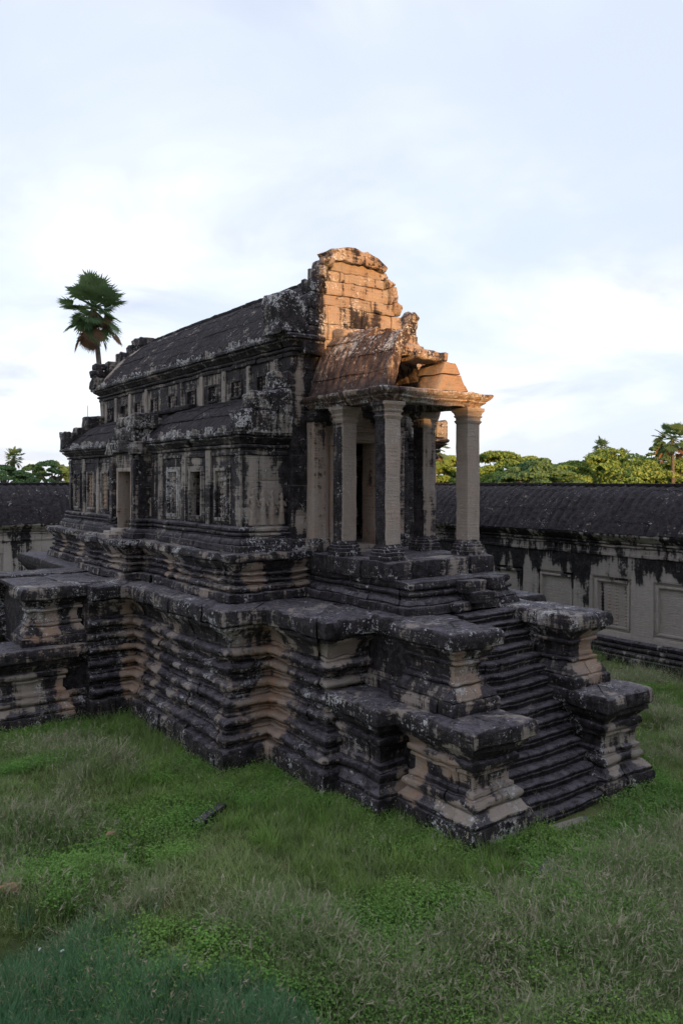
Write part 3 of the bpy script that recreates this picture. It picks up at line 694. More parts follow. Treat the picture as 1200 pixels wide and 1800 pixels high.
cpr = [[(.02, cz-.16), (.05, cz-.14), (.05, cz-.08), (.03, cz-.06), (.03, cz), (-.3, cz), (-.3, cz-.16)], torus(.03, .06, cz+.003, cz+.11, -.3), [(.07, cz+.115), (.10, cz+.15), (.17, cz+.21), (.20, cz+.23), (.20, cz+.27), (-.3, cz+.27), (-.3, cz+.115)], [(.20, cz+.275), (.25, cz+.30), (.26, cz+.36), (.22, cz+.40), (-.3, cz+.40), (-.3, cz+.275)]]
for p in (cpath, cpath2): courses(COR, p, cpr, blk=(1.0, 1.8), name='cornice_stone', clean=.2, lich=lambda P: .45+.4*sst(6.9, 7.1, P[:, 2]), amp=(.014, .012), warm=.1)
NCOR = holder('nave_cornice', 'dark cornice below the main roof')
npath = [(10.5, 15.40), (NX, 15.40), (NX, Y1+.1), (10.4, Y1+.1)]; nz = 8.90
npr = [[(.02, nz), (.05, nz+.02), (.05, nz+.09), (.03, nz+.11), (-.3, nz+.11), (-.3, nz)], torus(.05, .06, nz+.113, nz+.22, -.3), [(.09, nz+.225), (.12, nz+.26), (.19, nz+.31), (.22, nz+.33), (.22, nz+.37), (-.3, nz+.37), (-.3, nz+.225)], [(.22, nz+.375), (.28, nz+.40), (.29, nz+.46), (.25, nz+.50), (-.3, nz+.50), (-.3, nz+.375)]]
courses(NCOR, npath, npr, blk=(1.0, 1.8), name='cornice_stone', clean=.2, lich=lambda P: .45+.25*sst(9.1, 9.35, P[:, 2]), amp=(.014, .014), warm=.3)
V, F = join([sweep([(2*XC-NX, Y1), (2*XC-NX, 15.4), (12.5, 15.4)], p, 0, 15, step=.8) for p in npr]); stone('far_cornice', V, F, NCOR, amp=(.01, .01))

mx = [(2*XC-x, y) for x, y in [(NX+.03, Y0), (AX, Y0), (AX, Y1), (NX+.03, Y1)]]
V, F = join([sweep(mx, p, 0, plen(mx), -1, step=.8) for p in cpr]); stone('far_cornice', V, F, COR, amp=(.01, .01), kind='stuff')
# ---- ribbed stone roofs
def roof(parent, curve, ya, yb, nc, blk, name='roof_stone', us=None, thick=.16, rib=.26, ramp_=.034, keep=None, clean=.1, warm=.5, lich=.3, flip=False, stepo=.018, mat=None, axis='y', offs=None):
    """curve(u) -> (x, z); stones in nc courses along y"""
    us = us or np.linspace(0, 1, nc+1)
    for ci in range(nc):
        y = ya; cuts = [ya]; y += random.uniform(.3, 1)*blk[1]
        while y < yb-.3: cuts.append(y); y += random.uniform(*blk)
        cuts.append(yb)
        for a, b in zip(cuts[:-1], cuts[1:]):
            if keep and not keep(ci, (a+b)/2): continue
            nu = 4; ny = max(2, int((b-a-.01)/(rib/5))); ss = np.linspace(us[ci], us[ci+1]+.01, nu+1); ys = np.linspace(a+.005, b-.005, ny+1)
            off = (nc-1-ci)*0+random.gauss(0, .006)
            V = []
            for lay in (0, 1):
                for s in ss:
                    x, z = curve(s); x2, z2 = curve(s+.01); tx, tz = x2-x, z2-z; l = math.hypot(tx, tz); nx, nz_ = -tz/l, tx/l
                    if nz_ < 0: nx, nz_ = -nx, -nz_
                    fr = (s-us[ci])/(us[ci+1]-us[ci]); lift = off+stepo*(1-fr)
                    for yy in ys:
                        r = ramp_*(abs(math.cos(math.pi*yy/rib))**.7-.6) if lay == 0 else -thick
                        d = lift+r; V.append((x+nx*d, yy, z+nz_*d))
            n1 = (nu+1)*(ny+1); I = lambda l, i, j: l*n1+i*(ny+1)+j
            F = []
            for i in range(nu):
                for j in range(ny):
                    F.append((I(0, i, j), I(0, i, j+1), I(0, i+1, j+1), I(0, i+1, j)))
                F.append((I(0, i, 0), I(0, i+1, 0), I(1, i+1, 0), I(1, i, 0))); F.append((I(0, i, ny), I(1, i, ny), I(1, i+1, ny), I(0, i+1, ny)))
            for j in range(ny):
                F.append((I(0, 0, j), I(1, 0, j), I(1, 0, j+1), I(0, 0, j+1))); F.append((I(0, nu, j), I(0, nu, j+1), I(1, nu, j+1), I(1, nu, j)))
            F.append((I(1, 0, 0), I(1, nu, 0), I(1, nu, ny), I(1, 0, ny)))
            V = np.array(V)
            if axis == 'x': V = V[:, [1, 0, 2]]
            if offs is not None: V = V+np.array(offs)
            stone(name, V, F, parent, clean=clean, warm=warm, lich=lich, amp=(.010, .022), mat=mat or ROOFM, smooth=50)
NR = holder('nave_roof', 'dark ribbed stone vault of the main roof')
nave_c = lambda u: (9.50+2.0*u, 9.40+1.80*(1-(1-min(u, 1.0))**1.45))
nave_r = lambda u: (2*XC-nave_c(u)[0], nave_c(u)[1])
nus = [0, .16, .33, .50, .66, .80, 1.0]
roof(NR, nave_c, 15.75, Y1+.12, 6, (.9, 1.8), us=nus, stepo=.008, clean=field([(9.9, 27.9, 10.2, .6, .25, .8, .75), (10.6, 27.6, 10.8, .3, .3, .3, .7)], .06), lich=.25)
def shell(curve, ya, yb, n=10, nm='roof_shell', parent=None, d=.1, mirror=False):
    V = []; 
    for s in np.linspace(0, 1, n+1):
        x, z = curve(s)
        for y in (ya, yb): V.append((x, y, z-d))
    F = [(2*i, 2*i+1, 2*i+3, 2*i+2) for i in range(n)]; return V, F
V, F = join([shell(nave_r, 15.75, Y1+.1, d=0.0)]); stone('far_slope', V, F, NR, mat=ROOFM, amp=(0, .02))
for y in np.arange(15.9, Y1, .95):
    bstone('ridge_stone', (XC-.13, XC+.13, y, min(y+.94, Y1+.1), 11.14, 11.30+random.uniform(-.02, .02)), NR, b=.05, step=.2, mat=ROOFM, clean=.08, lich=.3, amp=(.015, .02))
# aisle roof, right and left of the side door
AR = holder('aisle_roof', 'ribbed half vault over the aisle')
ais_c = lambda u: (8.36+1.40*u, 7.16+.92*(1-(1-min(u, 1))**1.5))
roof(AR, ais_c, 15.9, 21.1, 3, (.9, 1.7), clean=.06, lich=.22); roof(AR, ais_c, 22.9, Y1, 3, (.9, 1.7), clean=.06, lich=.25)
V, F = shell(lambda u: (2*XC-ais_c(u)[0], ais_c(u)[1]), Y0, Y1, d=0); stone('far_slope', V, F, AR, mat=ROOFM, amp=(0, .01))
for y in np.arange(15.95, 21, 1.3): bstone('top_fillet', (NX-.14, NX+.02, y, min(y+1.29, 21.2), 8.0, 8.1), AR, b=.04, mat=ROOFM, step=.2, amp=(.01, .01))
bstone('top_fillet', (NX-.30, NX-.04, 20.3, 22.6, 8.02, 8.17), AR, b=.06, mat=ROOFM, step=.2, amp=(.012, .02))

# antefix teeth along the eaves: tiny buds, each only a few pixels
def antefixes(parent, pts, h=.19, w=.095, lich=.8):
    parts = []
    for (x, y, z, nx, ny) in pts:
        hh = h*random.uniform(.35, 1.15); ww = w*random.uniform(.8, 1.15); tx, ty = -ny, nx
        V = []; 
        for t, q in ((0, .9), (.35, 1.0), (.65, .75), (.85, .4), (1.0, .08)):
            for a, b in ((-1, .5), (1, .5), (1, -.5), (-1, -.5)):
                o = .035*(1-t)+.03*t; V.append((x+tx*a*ww*q*.5+nx*(b*.07+o), y+ty*a*ww*q*.5+ny*(b*.07+o), z+hh*t))
        F = [(r*4+j, r*4+(j+1) % 4, (r+1)*4+(j+1) % 4, (r+1)*4+j) for r in range(4) for j in range(4)]+[(16, 17, 18, 19)]
        parts.append((V, F))
    V, F = join(parts); o = stone('antefix_row', V, F, parent, clean=.38, lich=lich+.2, warm=.1, amp=(.02, .01), kind='stuff', chip=.008); return o
antefixes(NCOR, [(NX-.20, y, nz+.46, -1, 0) for y in np.arange(15.3, Y1+.2, .14) if random.random() > .12])
antefixes(COR, [(AX-.18, y, cz+.36, -1, 0) for y in list(np.arange(15.5, 21.0, .14))+list(np.arange(23.1, Y1+.1, .14)) if random.random() > .12]+[(x, Y0-.18, cz+.36, 0, -1) for x in np.arange(8.4, 9.7, .105)])

# ---- half pediment closing the aisle roof towards the camera
HP = holder('half_pediment', 'lichen covered half pediment at the aisle end')
def lump(name, box, parent, amp=.05, b=.06, step=.12, **k):
    kk = dict(clean=.3, lich=.85, warm=.1, amp=(amp, .03), chip=.02); kk.update(k)
    return bstone(name, box, parent, b=b, step=step, **kk)
for bx in ((8.32, 8.80, 15.35, 15.85, 7.14, 7.62), (8.81, 9.30, 15.36, 15.86, 7.14, 7.60), (9.31, 9.74, 15.36, 15.86, 7.14, 7.66), (8.62, 9.12, 15.37, 15.86, 7.61, 8.02), (9.13, 9.74, 15.37, 15.86, 7.62, 8.12), (9.20, 9.75, 15.38, 15.84, 8.13, 8.50)):
    lump('carved_stone', bx, HP)
    lump('carved_stone', (2*XC-bx[1], 2*XC-bx[0])+bx[2:], HP, step=.3)

# ---- sunlit main gable
GB = holder('gable', 'sunlit eroded gable of large sandstone blocks')
gy0, gy1 = 15.20, 15.85
rows = [ # z0, z1, block edges
    (8.95, 9.345, [9.9, 10.6, 11.5, 12.4, 13.3]),
    (9.35, 9.72, [10.22, 10.62, 11.55, 12.35, 12.84, 13.38]),
    (9.725, 10.16, [10.35, 10.62, 11.60, 11.78, 12.55, 12.86]),
    (10.165, 10.44, [10.32, 11.30, 11.92, 12.62]),
    (10.445, 10.78, [10.50, 11.05, 11.75, 12.45]),
    (10.785, 11.00, [10.50, 10.95, 11.10, 12.30]),
    (11.005, 11.26, [10.72, 11.02, 12.22])]
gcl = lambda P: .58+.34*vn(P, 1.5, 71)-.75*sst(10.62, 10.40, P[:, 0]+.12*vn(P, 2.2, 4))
for z0, z1, e in rows:
    for a, b in zip(e[:-1], e[1:]):
        yy = gy0+random.uniform(-.03, .035)
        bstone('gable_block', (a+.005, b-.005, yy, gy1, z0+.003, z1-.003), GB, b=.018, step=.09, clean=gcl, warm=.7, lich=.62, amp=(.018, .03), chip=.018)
# cap stone with a rounded, broken top
def profile_stone(name, pts, y0, y1, parent, n=4, **k):
    """outline in (x, z) given a real thickness along y"""
    ring = []; m = len(pts)
    for i in range(m):
        a, b = np.array(pts[i]), np.array(pts[(i+1) % m])
        q = max(1, int(np.linalg.norm(b-a)/.10)); ring += [a+(b-a)*t/q for t in range(q)]
    c = np.mean(ring, 0); V = []; rings = [(y0, .90), (y0+.03, .97), (y0+.08, 1.0)]+[(y0+(y1-y0)*t, 1.0) for t in (.35, .65)]+[(y1-.06, .99), (y1, .9)]
    for y, s in rings:
        for p in ring: q = c+(p-c)*s; V.append((q[0], y, q[1]))
    k2 = len(ring); F = [(a*k2+j, a*k2+(j+1) % k2, (a+1)*k2+(j+1) % k2, (a+1)*k2+j) for a in range(len(rings)-1) for j in range(k2)]
    # end caps: concentric so that the noise can work on them
    base = len(V); 
    for y, s in ((y0-.005, .55), (y1+.005, .55)):
        for p in ring: q = c+(p-c)*s; V.append((q[0], y, q[1]))
    for j in range(k2):
        F.append((base+j, base+(j+1) % k2, (j+1) % k2, j)); e = (len(rings)-1)*k2; F.append((e+j, e+(j+1) % k2, base+k2+(j+1) % k2, base+k2+j))
    F.append(tuple(base+j for j in range(k2))[::-1]); F.append(tuple(base+k2+j for j in range(k2)))
    return stone(name, np.array(V), F, parent, **k)
gl = dict(clean=.45, warm=.9, lich=.8, amp=(.05, .03), chip=.03)
profile_stone('cap_stone', [(10.66, 11.27), (12.36, 11.22), (12.42, 11.32), (12.15, 11.46), (11.75, 11.58), (11.3, 11.62), (10.9, 11.60), (10.68, 11.52), (10.78, 11.42)], 15.08, 15.82, GB, **gl)
# eroded carved border, right: steps down in broken knobs; left: dark crusted frame
for bx in ((12.40, 12.60, 15.12, 15.7, 10.80, 11.02), (12.44, 12.74, 15.14, 15.7, 10.46, 10.80), (12.58, 12.82, 15.12, 15.7, 10.22, 10.47), (12.18, 12.44, 15.13, 15.7, 11.0, 11.24)): lump('border_stone', bx, GB, clean=.5, warm=.9, lich=.8, amp=.075, step=.09)
profile_stone('acroterion', [(12.9, 9.66), (13.37, 9.66), (13.38, 10.0), (13.37, 10.30), (13.27, 10.37), (13.15, 10.20), (13.06, 10.04), (12.92, 9.93)], 15.16, 15.6, GB, **gl)
lump('border_stone', (12.85, 13.42, 15.14, 15.75, 9.40, 9.74), GB, clean=.55, warm=.9, lich=.5, amp=.03)
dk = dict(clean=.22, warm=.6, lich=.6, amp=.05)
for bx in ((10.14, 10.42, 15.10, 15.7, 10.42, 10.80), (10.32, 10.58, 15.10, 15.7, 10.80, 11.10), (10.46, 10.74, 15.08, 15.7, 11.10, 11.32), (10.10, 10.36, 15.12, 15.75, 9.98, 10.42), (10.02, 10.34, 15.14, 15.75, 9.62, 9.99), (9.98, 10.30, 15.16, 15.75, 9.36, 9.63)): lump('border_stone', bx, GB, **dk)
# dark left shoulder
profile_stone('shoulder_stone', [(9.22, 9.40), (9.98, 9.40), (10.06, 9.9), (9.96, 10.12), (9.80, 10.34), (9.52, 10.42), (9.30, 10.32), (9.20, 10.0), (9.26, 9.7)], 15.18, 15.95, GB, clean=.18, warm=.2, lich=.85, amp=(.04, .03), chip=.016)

# ---- porch roof: a broken ribbed vault, open at the front
PR = holder('porch_roof', 'broken ribbed vault over the porch, hollow at the front')
por_c = lambda u: (10.10+1.40*u, 7.94+1.60*(1-(1-min(u, 1))**3.6))
por_r = lambda u: (2*XC-por_c(u)[0], por_c(u)[1])
pus = [0, .07, .17, .33, .58, 1.0]
plich = lambda P: .35+.45*sst(8.5, 8.9, P[:, 2])+.2*vn(P, 1.2, 6)
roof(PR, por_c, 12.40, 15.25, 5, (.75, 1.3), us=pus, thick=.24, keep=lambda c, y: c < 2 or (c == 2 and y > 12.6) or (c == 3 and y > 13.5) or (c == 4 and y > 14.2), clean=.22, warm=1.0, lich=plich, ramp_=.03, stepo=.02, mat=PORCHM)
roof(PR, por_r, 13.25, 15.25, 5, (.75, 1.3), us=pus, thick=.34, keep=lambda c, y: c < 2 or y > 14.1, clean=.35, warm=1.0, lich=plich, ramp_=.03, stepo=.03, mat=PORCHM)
for bx, r in (((10.98, 11.80, 12.40, 13.05, 8.56, 8.78), .03), ((10.50, 11.10, 12.62, 13.35, 8.66, 8.90), -.16), ((11.0, 11.75, 13.0, 13.62, 8.80, 9.05), .04), ((10.75, 11.55, 13.5, 14.1, 8.95, 9.22), -.05), ((11.45, 12.1, 13.1, 13.9, 8.72, 8.98), .12), ((10.8, 11.9, 14.1, 14.7, 9.22, 9.46), 0), ((10.7, 11.9, 14.71, 15.2, 9.34, 9.58), 0), ((10.40, 10.78, 13.0, 13.6, 8.52, 8.82), -.25), ((11.9, 12.6, 14.4, 15.2, 9.2, 9.5), .1)):
    bstone('ridge_block', bx, PR, b=.05, step=.11, rot=('Y', r), clean=.45, warm=.9, lich=.7, amp=(.035, .03), chip=.016)
# right front: what is left of the tympanum, a leaning stack of blocks
for pts_, y0_, y1_ in (([(11.45, 7.96), (12.42, 7.96), (12.20, 8.32), (11.62, 8.30), (11.50, 8.15)], 12.36, 13.1), ([(11.56, 8.31), (12.19, 8.33), (12.02, 8.58), (11.70, 8.57)], 12.38, 13.15), ([(11.95, 7.97), (12.55, 7.97), (12.32, 8.30), (12.05, 8.30)], 12.62, 13.3)):
    profile_stone('tympanum_block', pts_, y0_, y1_, PR, clean=.72, warm=1.0, lich=.3, amp=(.02, .015))

# ---- side door of the aisle with its small pediment
SD = holder('side_door', 'small side doorway with broken carved pediment')
x0 = 8.22; sd = dict(clean=lambda P: .34+.25*vn(P, 1.1, 15), lich=.5, warm=.3, amp=(.012, .012), step=.16, b=.02)
bstone('door_pier', (x0, AX+.4, 20.96, 21.48, WB, 6.75), SD, **sd); bstone('door_pier', (x0, AX+.4, 22.48, 23.04, WB, 6.75), SD, **sd)
bstone('door_lintel', (x0-.05, AX+.4, 21.3, 22.65, 6.40, 6.80), SD, **sd)
for a, b in ((21.36, 21.50), (22.46, 22.60)): bstone('door_jamb', (x0-.05, x0+.4, a, b, T2+.05, 6.36), SD, b=.012, clean=.75, warm=.5, lich=.2, amp=(.004, .004))
bstone('door_head', (x0-.06, x0+.4, 21.36, 22.60, 6.28, 6.395), SD, b=.012, clean=.7, lich=.4, amp=(.004, .004))
for y in (21.12, 22.84): bstone('colonnette', (x0-.14, x0+.02, y-.12, y+.12, T2+.4, 6.62), SD, clean=.35, lich=.5, b=.03, step=.12, amp=(.015, .01))
for bx in ((x0-.2, AX+.4, 20.82, 21.5, 6.76, 7.12), (x0-.2, AX+.4, 21.51, 22.4, 6.80, 7.18), (x0-.2, AX+.4, 22.41, 23.15, 6.76, 7.12), (x0-.12, AX+.5, 21.0, 21.75, 7.13, 7.60), (x0-.12, AX+.5, 21.76, 22.75, 7.18, 7.55), (x0-.1, AX+.5, 21.3, 22.5, 7.56, 7.86), (x0-.14, AX+.2, 20.85, 21.3, 7.5, 7.92)):
    lump('pediment_stone', bx, SD, amp=.045, lich=.75)
for i, (a, w) in enumerate(((7.62, 1.0), (7.82, .9), (8.02, .8))): bstone('door_step', (a-.1, a+.35, 21.95-w*.55, 21.95+w*.55, T2-.01, T2+.10+.08*i), SD, b=.025, step=.15, clean=.55, lich=.6, amp=(.015, .01))
V, F = rbox(AX+.9, AX+1.0, 21.2, 22.8, T2, 6.8, b=.02, step=.3); stone('inner_wall', V, F, SD, clean=.9, warm=.3, lich=.1)

# ---- carved dancers (devata reliefs) on the end wall of the aisle and inside the porch
def relief(cx, y, z, h, parent, nm='relief_figure', **k):
    S_ = h/1.5; V = []; F = []
    secs = [(.0, .17), (.05, .19), (.35, .15), (.62, .13), (.72, .145), (.80, .10), (.92, .12), (1.02, .165), (1.10, .17), (1.14, .07), (1.18, .055), (1.21, .085), (1.29, .10), (1.36, .085), (1.42, .06), (1.5, .02)]
    n = 8
    for t, w in secs:
        for j in range(n+1):
            a = math.pi*j/n; V.append((cx-w*S_*math.cos(a), y-.13*S_*math.sin(a)**.7*(1 if t < 1.12 else .9), z+t*S_))
    for i in range(len(secs)-1):
        for j in range(n): F.append((i*(n+1)+j, i*(n+1)+j+1, (i+1)*(n+1)+j+1, (i+1)*(n+1)+j))
    parts = [(V, F)]
    for s in (-1, 1):      # arms bent at the elbow
        for (ax, az), (bx_, bz) in (((.16, 1.08), (.25, .86)), ((.25, .86), (.12, .78 if s < 0 else 1.0))):
            v = []; 
            for q in (0, 1):
                px, pz = (ax, az) if q == 0 else (bx_, bz)
                for a in range(6): t = 2*math.pi*a/6; v.append((cx+s*px*S_+.035*S_*math.cos(t), y-.03*S_-.045*S_*math.sin(t), z+pz*S_+.03*S_*math.cos(t)))
            parts.append((v, [(a, (a+1) % 6, 6+(a+1) % 6, 6+a) for a in range(6)]))
    V, F = join(parts); kk = dict(clean=.75, warm=.35, lich=.35, amp=(.004, .0)); kk.update(k)
    return stone(nm, V, F, parent, **kk)
for cx, h in ((8.80, .86), (9.06, .80), (9.30, .80), (9.56, .74)): relief(cx, Y0-.005, T2+.60, h, WALL)
for cx in (12.62, 12.88): relief(cx, 15.39, T2+.45, .95, FRONT)
relief(8.60, 20.94, T2+.62, .7, SD, clean=.5); 

# ---- broken rear gable
RG = holder('rear_gable', 'broken stones of the far gable')
for bx in ((9.35, 9.95, Y1-.25, Y1+.3, 9.40, 9.78), (9.32, 9.8, Y1-.2, Y1+.3, 9.79, 10.05), (9.45, 9.85, Y1-.2, Y1+.3, 10.06, 10.28), (10.3, 10.7, Y1-.3, Y1+.3, 10.3, 10.75), (10.7, 11.2, Y1-.35, Y1+.3, 10.6, 11.08), (10.95, 11.6, Y1-.6, Y1+.3, 11.0, 11.36), (11.2, 12.2, Y1-.35, Y1+.3, 10.8, 11.2), (9.9, 12.9, Y1-.2, Y1+.25, 9.5, 10.4)):
    lump('gable_stone', bx, RG, lich=.45, clean=.25, amp=.05)
for bx in ((8.25, 8.75, Y1-.3, Y1+.25, 7.14, 7.75), (8.7, 9.2, Y1-.3, Y1+.25, 7.2, 7.95), (9.1, 9.75, Y1-.35, Y1+.25, 7.4, 8.35)): lump('gable_stone', bx, RG, lich=.5, clean=.15, amp=.05)
pole = bstone('lightning_rod', (9.2, 9.215, Y1, Y1+.015, 8.0, 8.75), RG, amp=(0, 0), b=.004, step=1)

# ================================================================== the enclosing galleries
def gallery(name, label, side, w0, a0, a1, va, vb, panels, eave, ridge, dark, top=2.35):
    """side 'x': the wall faces -X at x = w0 and runs along y; side 'y': faces -Y at y = w0 and runs along x"""
    sw = (lambda V: V) if side == 'x' else (lambda V: np.asarray(V)[:, [1, 0, 2]])
    base = (w0, (a0+a1)/2, 0); base = base if side == 'x' else (base[1], base[0], 0)
    g = empty(name, base, label, 'gallery', 'galleries enclosing the courtyard')
    def piece(nm, box, parent, **k):
        V, F = rbox(*box, b=k.pop('b', .012), step=k.pop('step', .2)); kk = dict(clean=gc, lich=.15, warm=.25, amp=(.005, .012), mat=GALM); kk.update(k)
        return stone(nm, sw(V), F, parent, **kk)
    def gc(P):
        s = P[:, 1] if side == 'x' else P[:, 0]; z = P[:, 2]; Q = np.stack([s*3.2, z*.22, s*0], 1)
        st = vn(Q, 1.0, 31)*.6+vn(Q, 2.7, 37)*.4
        return np.clip(.96-.98*sst(top, top+1.0, z+.9*st)-dark(s)-.5*sst(.95, .6, z), 0, 1)
    zw = eave-.42
    wall = piece('wall', (w0+.12, w0+.6, va, vb, 0, zw), g, step=.25)
    piece('far_wall', (w0+.125, w0+.6, vb, a1, 0, zw), g, step=1.5); piece('far_wall', (w0+.125, w0+.6, a0, va, 0, zw), g, step=1.5)
    edges = [va]
    for c, h, kind in panels:
        edges += [c-h, c+h]
        p0, p1 = .95, 2.75
        for q, (m, d) in enumerate(((.0, .06), (.09, .02))):
            fr = dict(clean=lambda P: np.clip(gc(P)-.18, 0, 1), amp=(.003, .004), step=.3)
            piece('frame_jamb', (w0+d, w0+.2, c-h+m, c-h+m+.08, p0+m, p1-m), g, **fr); piece('frame_jamb', (w0+d, w0+.2, c+h-m-.08, c+h-m, p0+m, p1-m), g, **fr)
            piece('frame_head', (w0+d+.002, w0+.2, c-h+m+.08, c+h-m-.08, p1-m-.08, p1-m), g, **fr); piece('frame_sill', (w0+d+.002, w0+.2, c-h+m+.08, c+h-m-.08, p0+m, p0+m+.08), g, **fr)
        piece('panel', (w0+.15, w0+.3, c-h+.16, c+h-.16, p0+.16, p1-.16), g, clean=lambda P: np.clip(gc(P)+.12, 0, 1))
        piece('wall_apron', (w0, w0+.3, c-h, c+h, .5, p0), g); piece('wall_head', (w0, w0+.3, c-h, c+h, p1, zw), g)
        if kind == 'balusters':
            for y in (c-h+.25, c-.12, c+.16, c+.42):
                pr = [(.05, 0)]
                for i in range(13):
                    for t, r in ((.1, .045), (.5, .075), (.9, .045)): pr.append((r, (i+t)*1.4/13))
                V, F = lathe(pr, 8); V = V+np.array([w0+.14, y, p0+.19]); stone('baluster', sw(V), F, g, clean=.85 if y < c+.3 else .2, warm=.6, lich=.1, amp=(.002, 0), mat=GALM)
    edges.append(vb); edges = sorted(edges)
    for a, b in zip(edges[0::2], edges[1::2]):
        if b-a > .05: piece('wall_pier', (w0, w0+.3, a, b, .5, zw), g)
    # base and cornice
    def pth(a, b): return [(w0, a), (w0, b)] if side == 'x' else [(b, w0), (a, w0)]
    bp_ = [flat(.42, .40, -.2, .25, -.2), torus(.28, .08, .255, .42, -.2), torus(.18, .07, .425, .58, -.2), [(.12, .585), (.16, .62), (.16, .70), (.08, .76), (-.2, .76), (-.2, .585)]]
    z = zw
    cp = [[(.02, z-.30), (.05, z-.28), (.05, z-.2), (.03, z-.18), (.03, z-.02), (-.2, z-.02), (-.2, z-.30)], torus(.04, .06, z-.015, z+.10, -.2), torus(.10, .07, z+.105, z+.22, -.2), [(.18, z+.225), (.24, z+.28), (.34, z+.36), (.40, z+.42), (.40, z+.47), (-.2, z+.47), (-.2, z+.225)]]
    courses(g, pth(va, vb), bp_, blk=(1.4, 2.2), name='base_stone', clean=.15, lich=.2, mat=GALM, amp=(.008, .01), step=.3)
    courses(g, pth(va, vb), cp, blk=(1.4, 2.2), name='cornice_stone', clean=lambda P: np.clip(.35+gc(P)*.5+.25*vn(np.stack([P[:, 1 if side == 'x' else 0]*5, P[:, 2]*.3, P[:, 2]*0], 1), 1, 4), 0, 1), lich=.2, mat=GALM, amp=(.012, .012), step=.14)
    for a, b in ((a0, va), (vb, a1)):
        V, F = join([sweep(pth(a, b), p, 0, b-a, step=3) for p in bp_+cp]); stone('plain_moulding', V, F, g, clean=.2, mat=GALM, kind='stuff', amp=(0, 0))
    cur = lambda u: (w0-.42+2.1*u, eave+.06+(ridge-eave-.1)*math.sin(min(u, 1.0)*math.pi/2)**.95)
    roof(g, cur, va, vb, 5, (1.1, 2.0), us=[0, .14, .30, .50, .72, 1.0], rib=.36, ramp_=.075, stepo=.002, clean=.05, lich=.28, warm=.3, axis='y' if side == 'x' else 'x', thick=.2)
    for a, b in ((a0, va), (vb, a1)):
        V, F = shell(cur, a, b, d=0); stone('plain_roof', sw(V), F, g, mat=ROOFM, kind='stuff', amp=(0, 0))
    V, F = shell(lambda u: (2*(w0+1.7)-cur(u)[0], cur(u)[1]), a0, a1, d=.0); stone('rear_slope', sw(V), F, g, mat=ROOFM, kind='stuff', amp=(0, 0))
    for s in np.arange(va, vb-.1, 1.6):
        piece('ridge_stone', (w0+1.50, w0+1.95, s+.004, min(s+1.596, vb), ridge-.06, ridge+.075+random.uniform(-.012, .012)), g, b=.03, step=.4, mat=ROOFM, clean=.06, lich=.25)
    piece('rear_wall', (w0+3.0, w0+3.4, a0, a1, 0, eave+.1), g, step=4)
def dark_r(s): return .55*sst(16.7, 17.1, s)*sst(17.75, 17.4, s)+.5*sst(19.15, 19.3, s)*sst(19.62, 19.5, s)+.5*sst(20.0, 20.1, s)*sst(20.45, 20.3, s)+.35*sst(22, 23, s)-.22*sst(17, 16, s)
gallery('long_gallery', 'low dark roofed gallery with blind windows along the right of the courtyard', 'x', 22.9, -12, 45, 11.5, 31, [(27.6, .8, ''), (25.3, .8, ''), (23.0, .8, ''), (20.75, .8, ''), (18.45, .8, ''), (16.1, .75, 'balusters'), (13.75, .8, '')], 4.2, 5.86, dark_r)
gallery('long_gallery', 'low gallery with dark roof behind the library at the left edge', 'y', 37.5, -30, 22, 5, 15, [(7.6, .75, ''), (10.9, .9, ''), (13.3, .7, '')], 4.0, 5.86, lambda s: .6*sst(8.6, 8.8, s)*sst(9.7, 9.5, s), 3.3)

# ---- the temple behind the viewer: its roofs shade the whole courtyard from the low sun
TP = empty('temple_gallery', (8, -22, 0), 'long temple gallery with stepped tower behind the viewpoint, shading the court', 'temple')
def big(nm, parts): V, F = join([rbox(*p, b=.1, step=6) for p in parts]); return stone(nm, V, F, TP, amp=(0, 0), clean=.3)
big('plinth', [(-60, 90, -30, -21, 0, 4.5)]); big('wall', [(-60, 90, -28, -22.6, 4.5, 9.4)])
V, F = join([shell(lambda u: (-22.1-3.2*u, 9.35+2.5*math.sin(u*math.pi/2)), -60, 90, d=0), shell(lambda u: (-28.5+3.2*u, 9.35+2.5*math.sin(u*math.pi/2)), -60, 90, d=0)])
stone('vault', V[:, [1, 0, 2]], F, TP, mat=ROOFM, amp=(0, 0))
big('tower', [(-13, -.10, -27, -22, 4.5, 24), (-12.6, -.3, -26.8, -22.2, 24, 27), (-11.8, -1.2, -26.5, -22.5, 27, 29), (-10.6, -2.4, -26.2, -22.8, 29, 31), (-9, -4.4, -25.6, -23.4, 31, 33), (-7.6, -5.8, -25, -24, 33, 36)])
V, F = rbox(.1, 3.4, -26, -24.5, 9, 12.0, b=.05, step=1.1); V[:, 2] += np.where(V[:, 2] > 11, .75-.27*V[:, 0], 0); stone('shadow_wedge', V, F, TP, amp=(0, 0))  # unseen wedge added beside the tower to slope its shadow edge

# ================================================================== vegetation
def px_pt(px, d):           # a place on the ground d metres ahead, seen at column px of the photograph
    A = R(35.9); r = (px-600)/1376*d; return np.array([math.sin(A)*d+math.cos(A)*r, math.cos(A)*d-math.sin(A)*r])
def leaf_mat(name, c1, c2, c3, transl=.25):
    g = G(name); t = g.attr('tint'); col = g.mix(g.ss(t, .0, .6), c1, c2); col = g.mix(g.ss(t, .75, 1.0), col, c3)
    b = g.N('ShaderNodeBsdfPrincipled'); g.put(b.inputs['Base Color'], col); b.inputs['Roughness'].default_value = .7; b.inputs['Specular IOR Level'].default_value = .2
    tr = g.N('ShaderNodeBsdfTranslucent'); g.put(tr.inputs[0], col); m = g.N('ShaderNodeMixShader'); m.inputs[0].default_value = transl
    g.put(m.inputs[1], b.outputs[0]); g.put(m.inputs[2], tr.outputs[0]); g.put(g.out.inputs[0], m.outputs[0]); return g.m
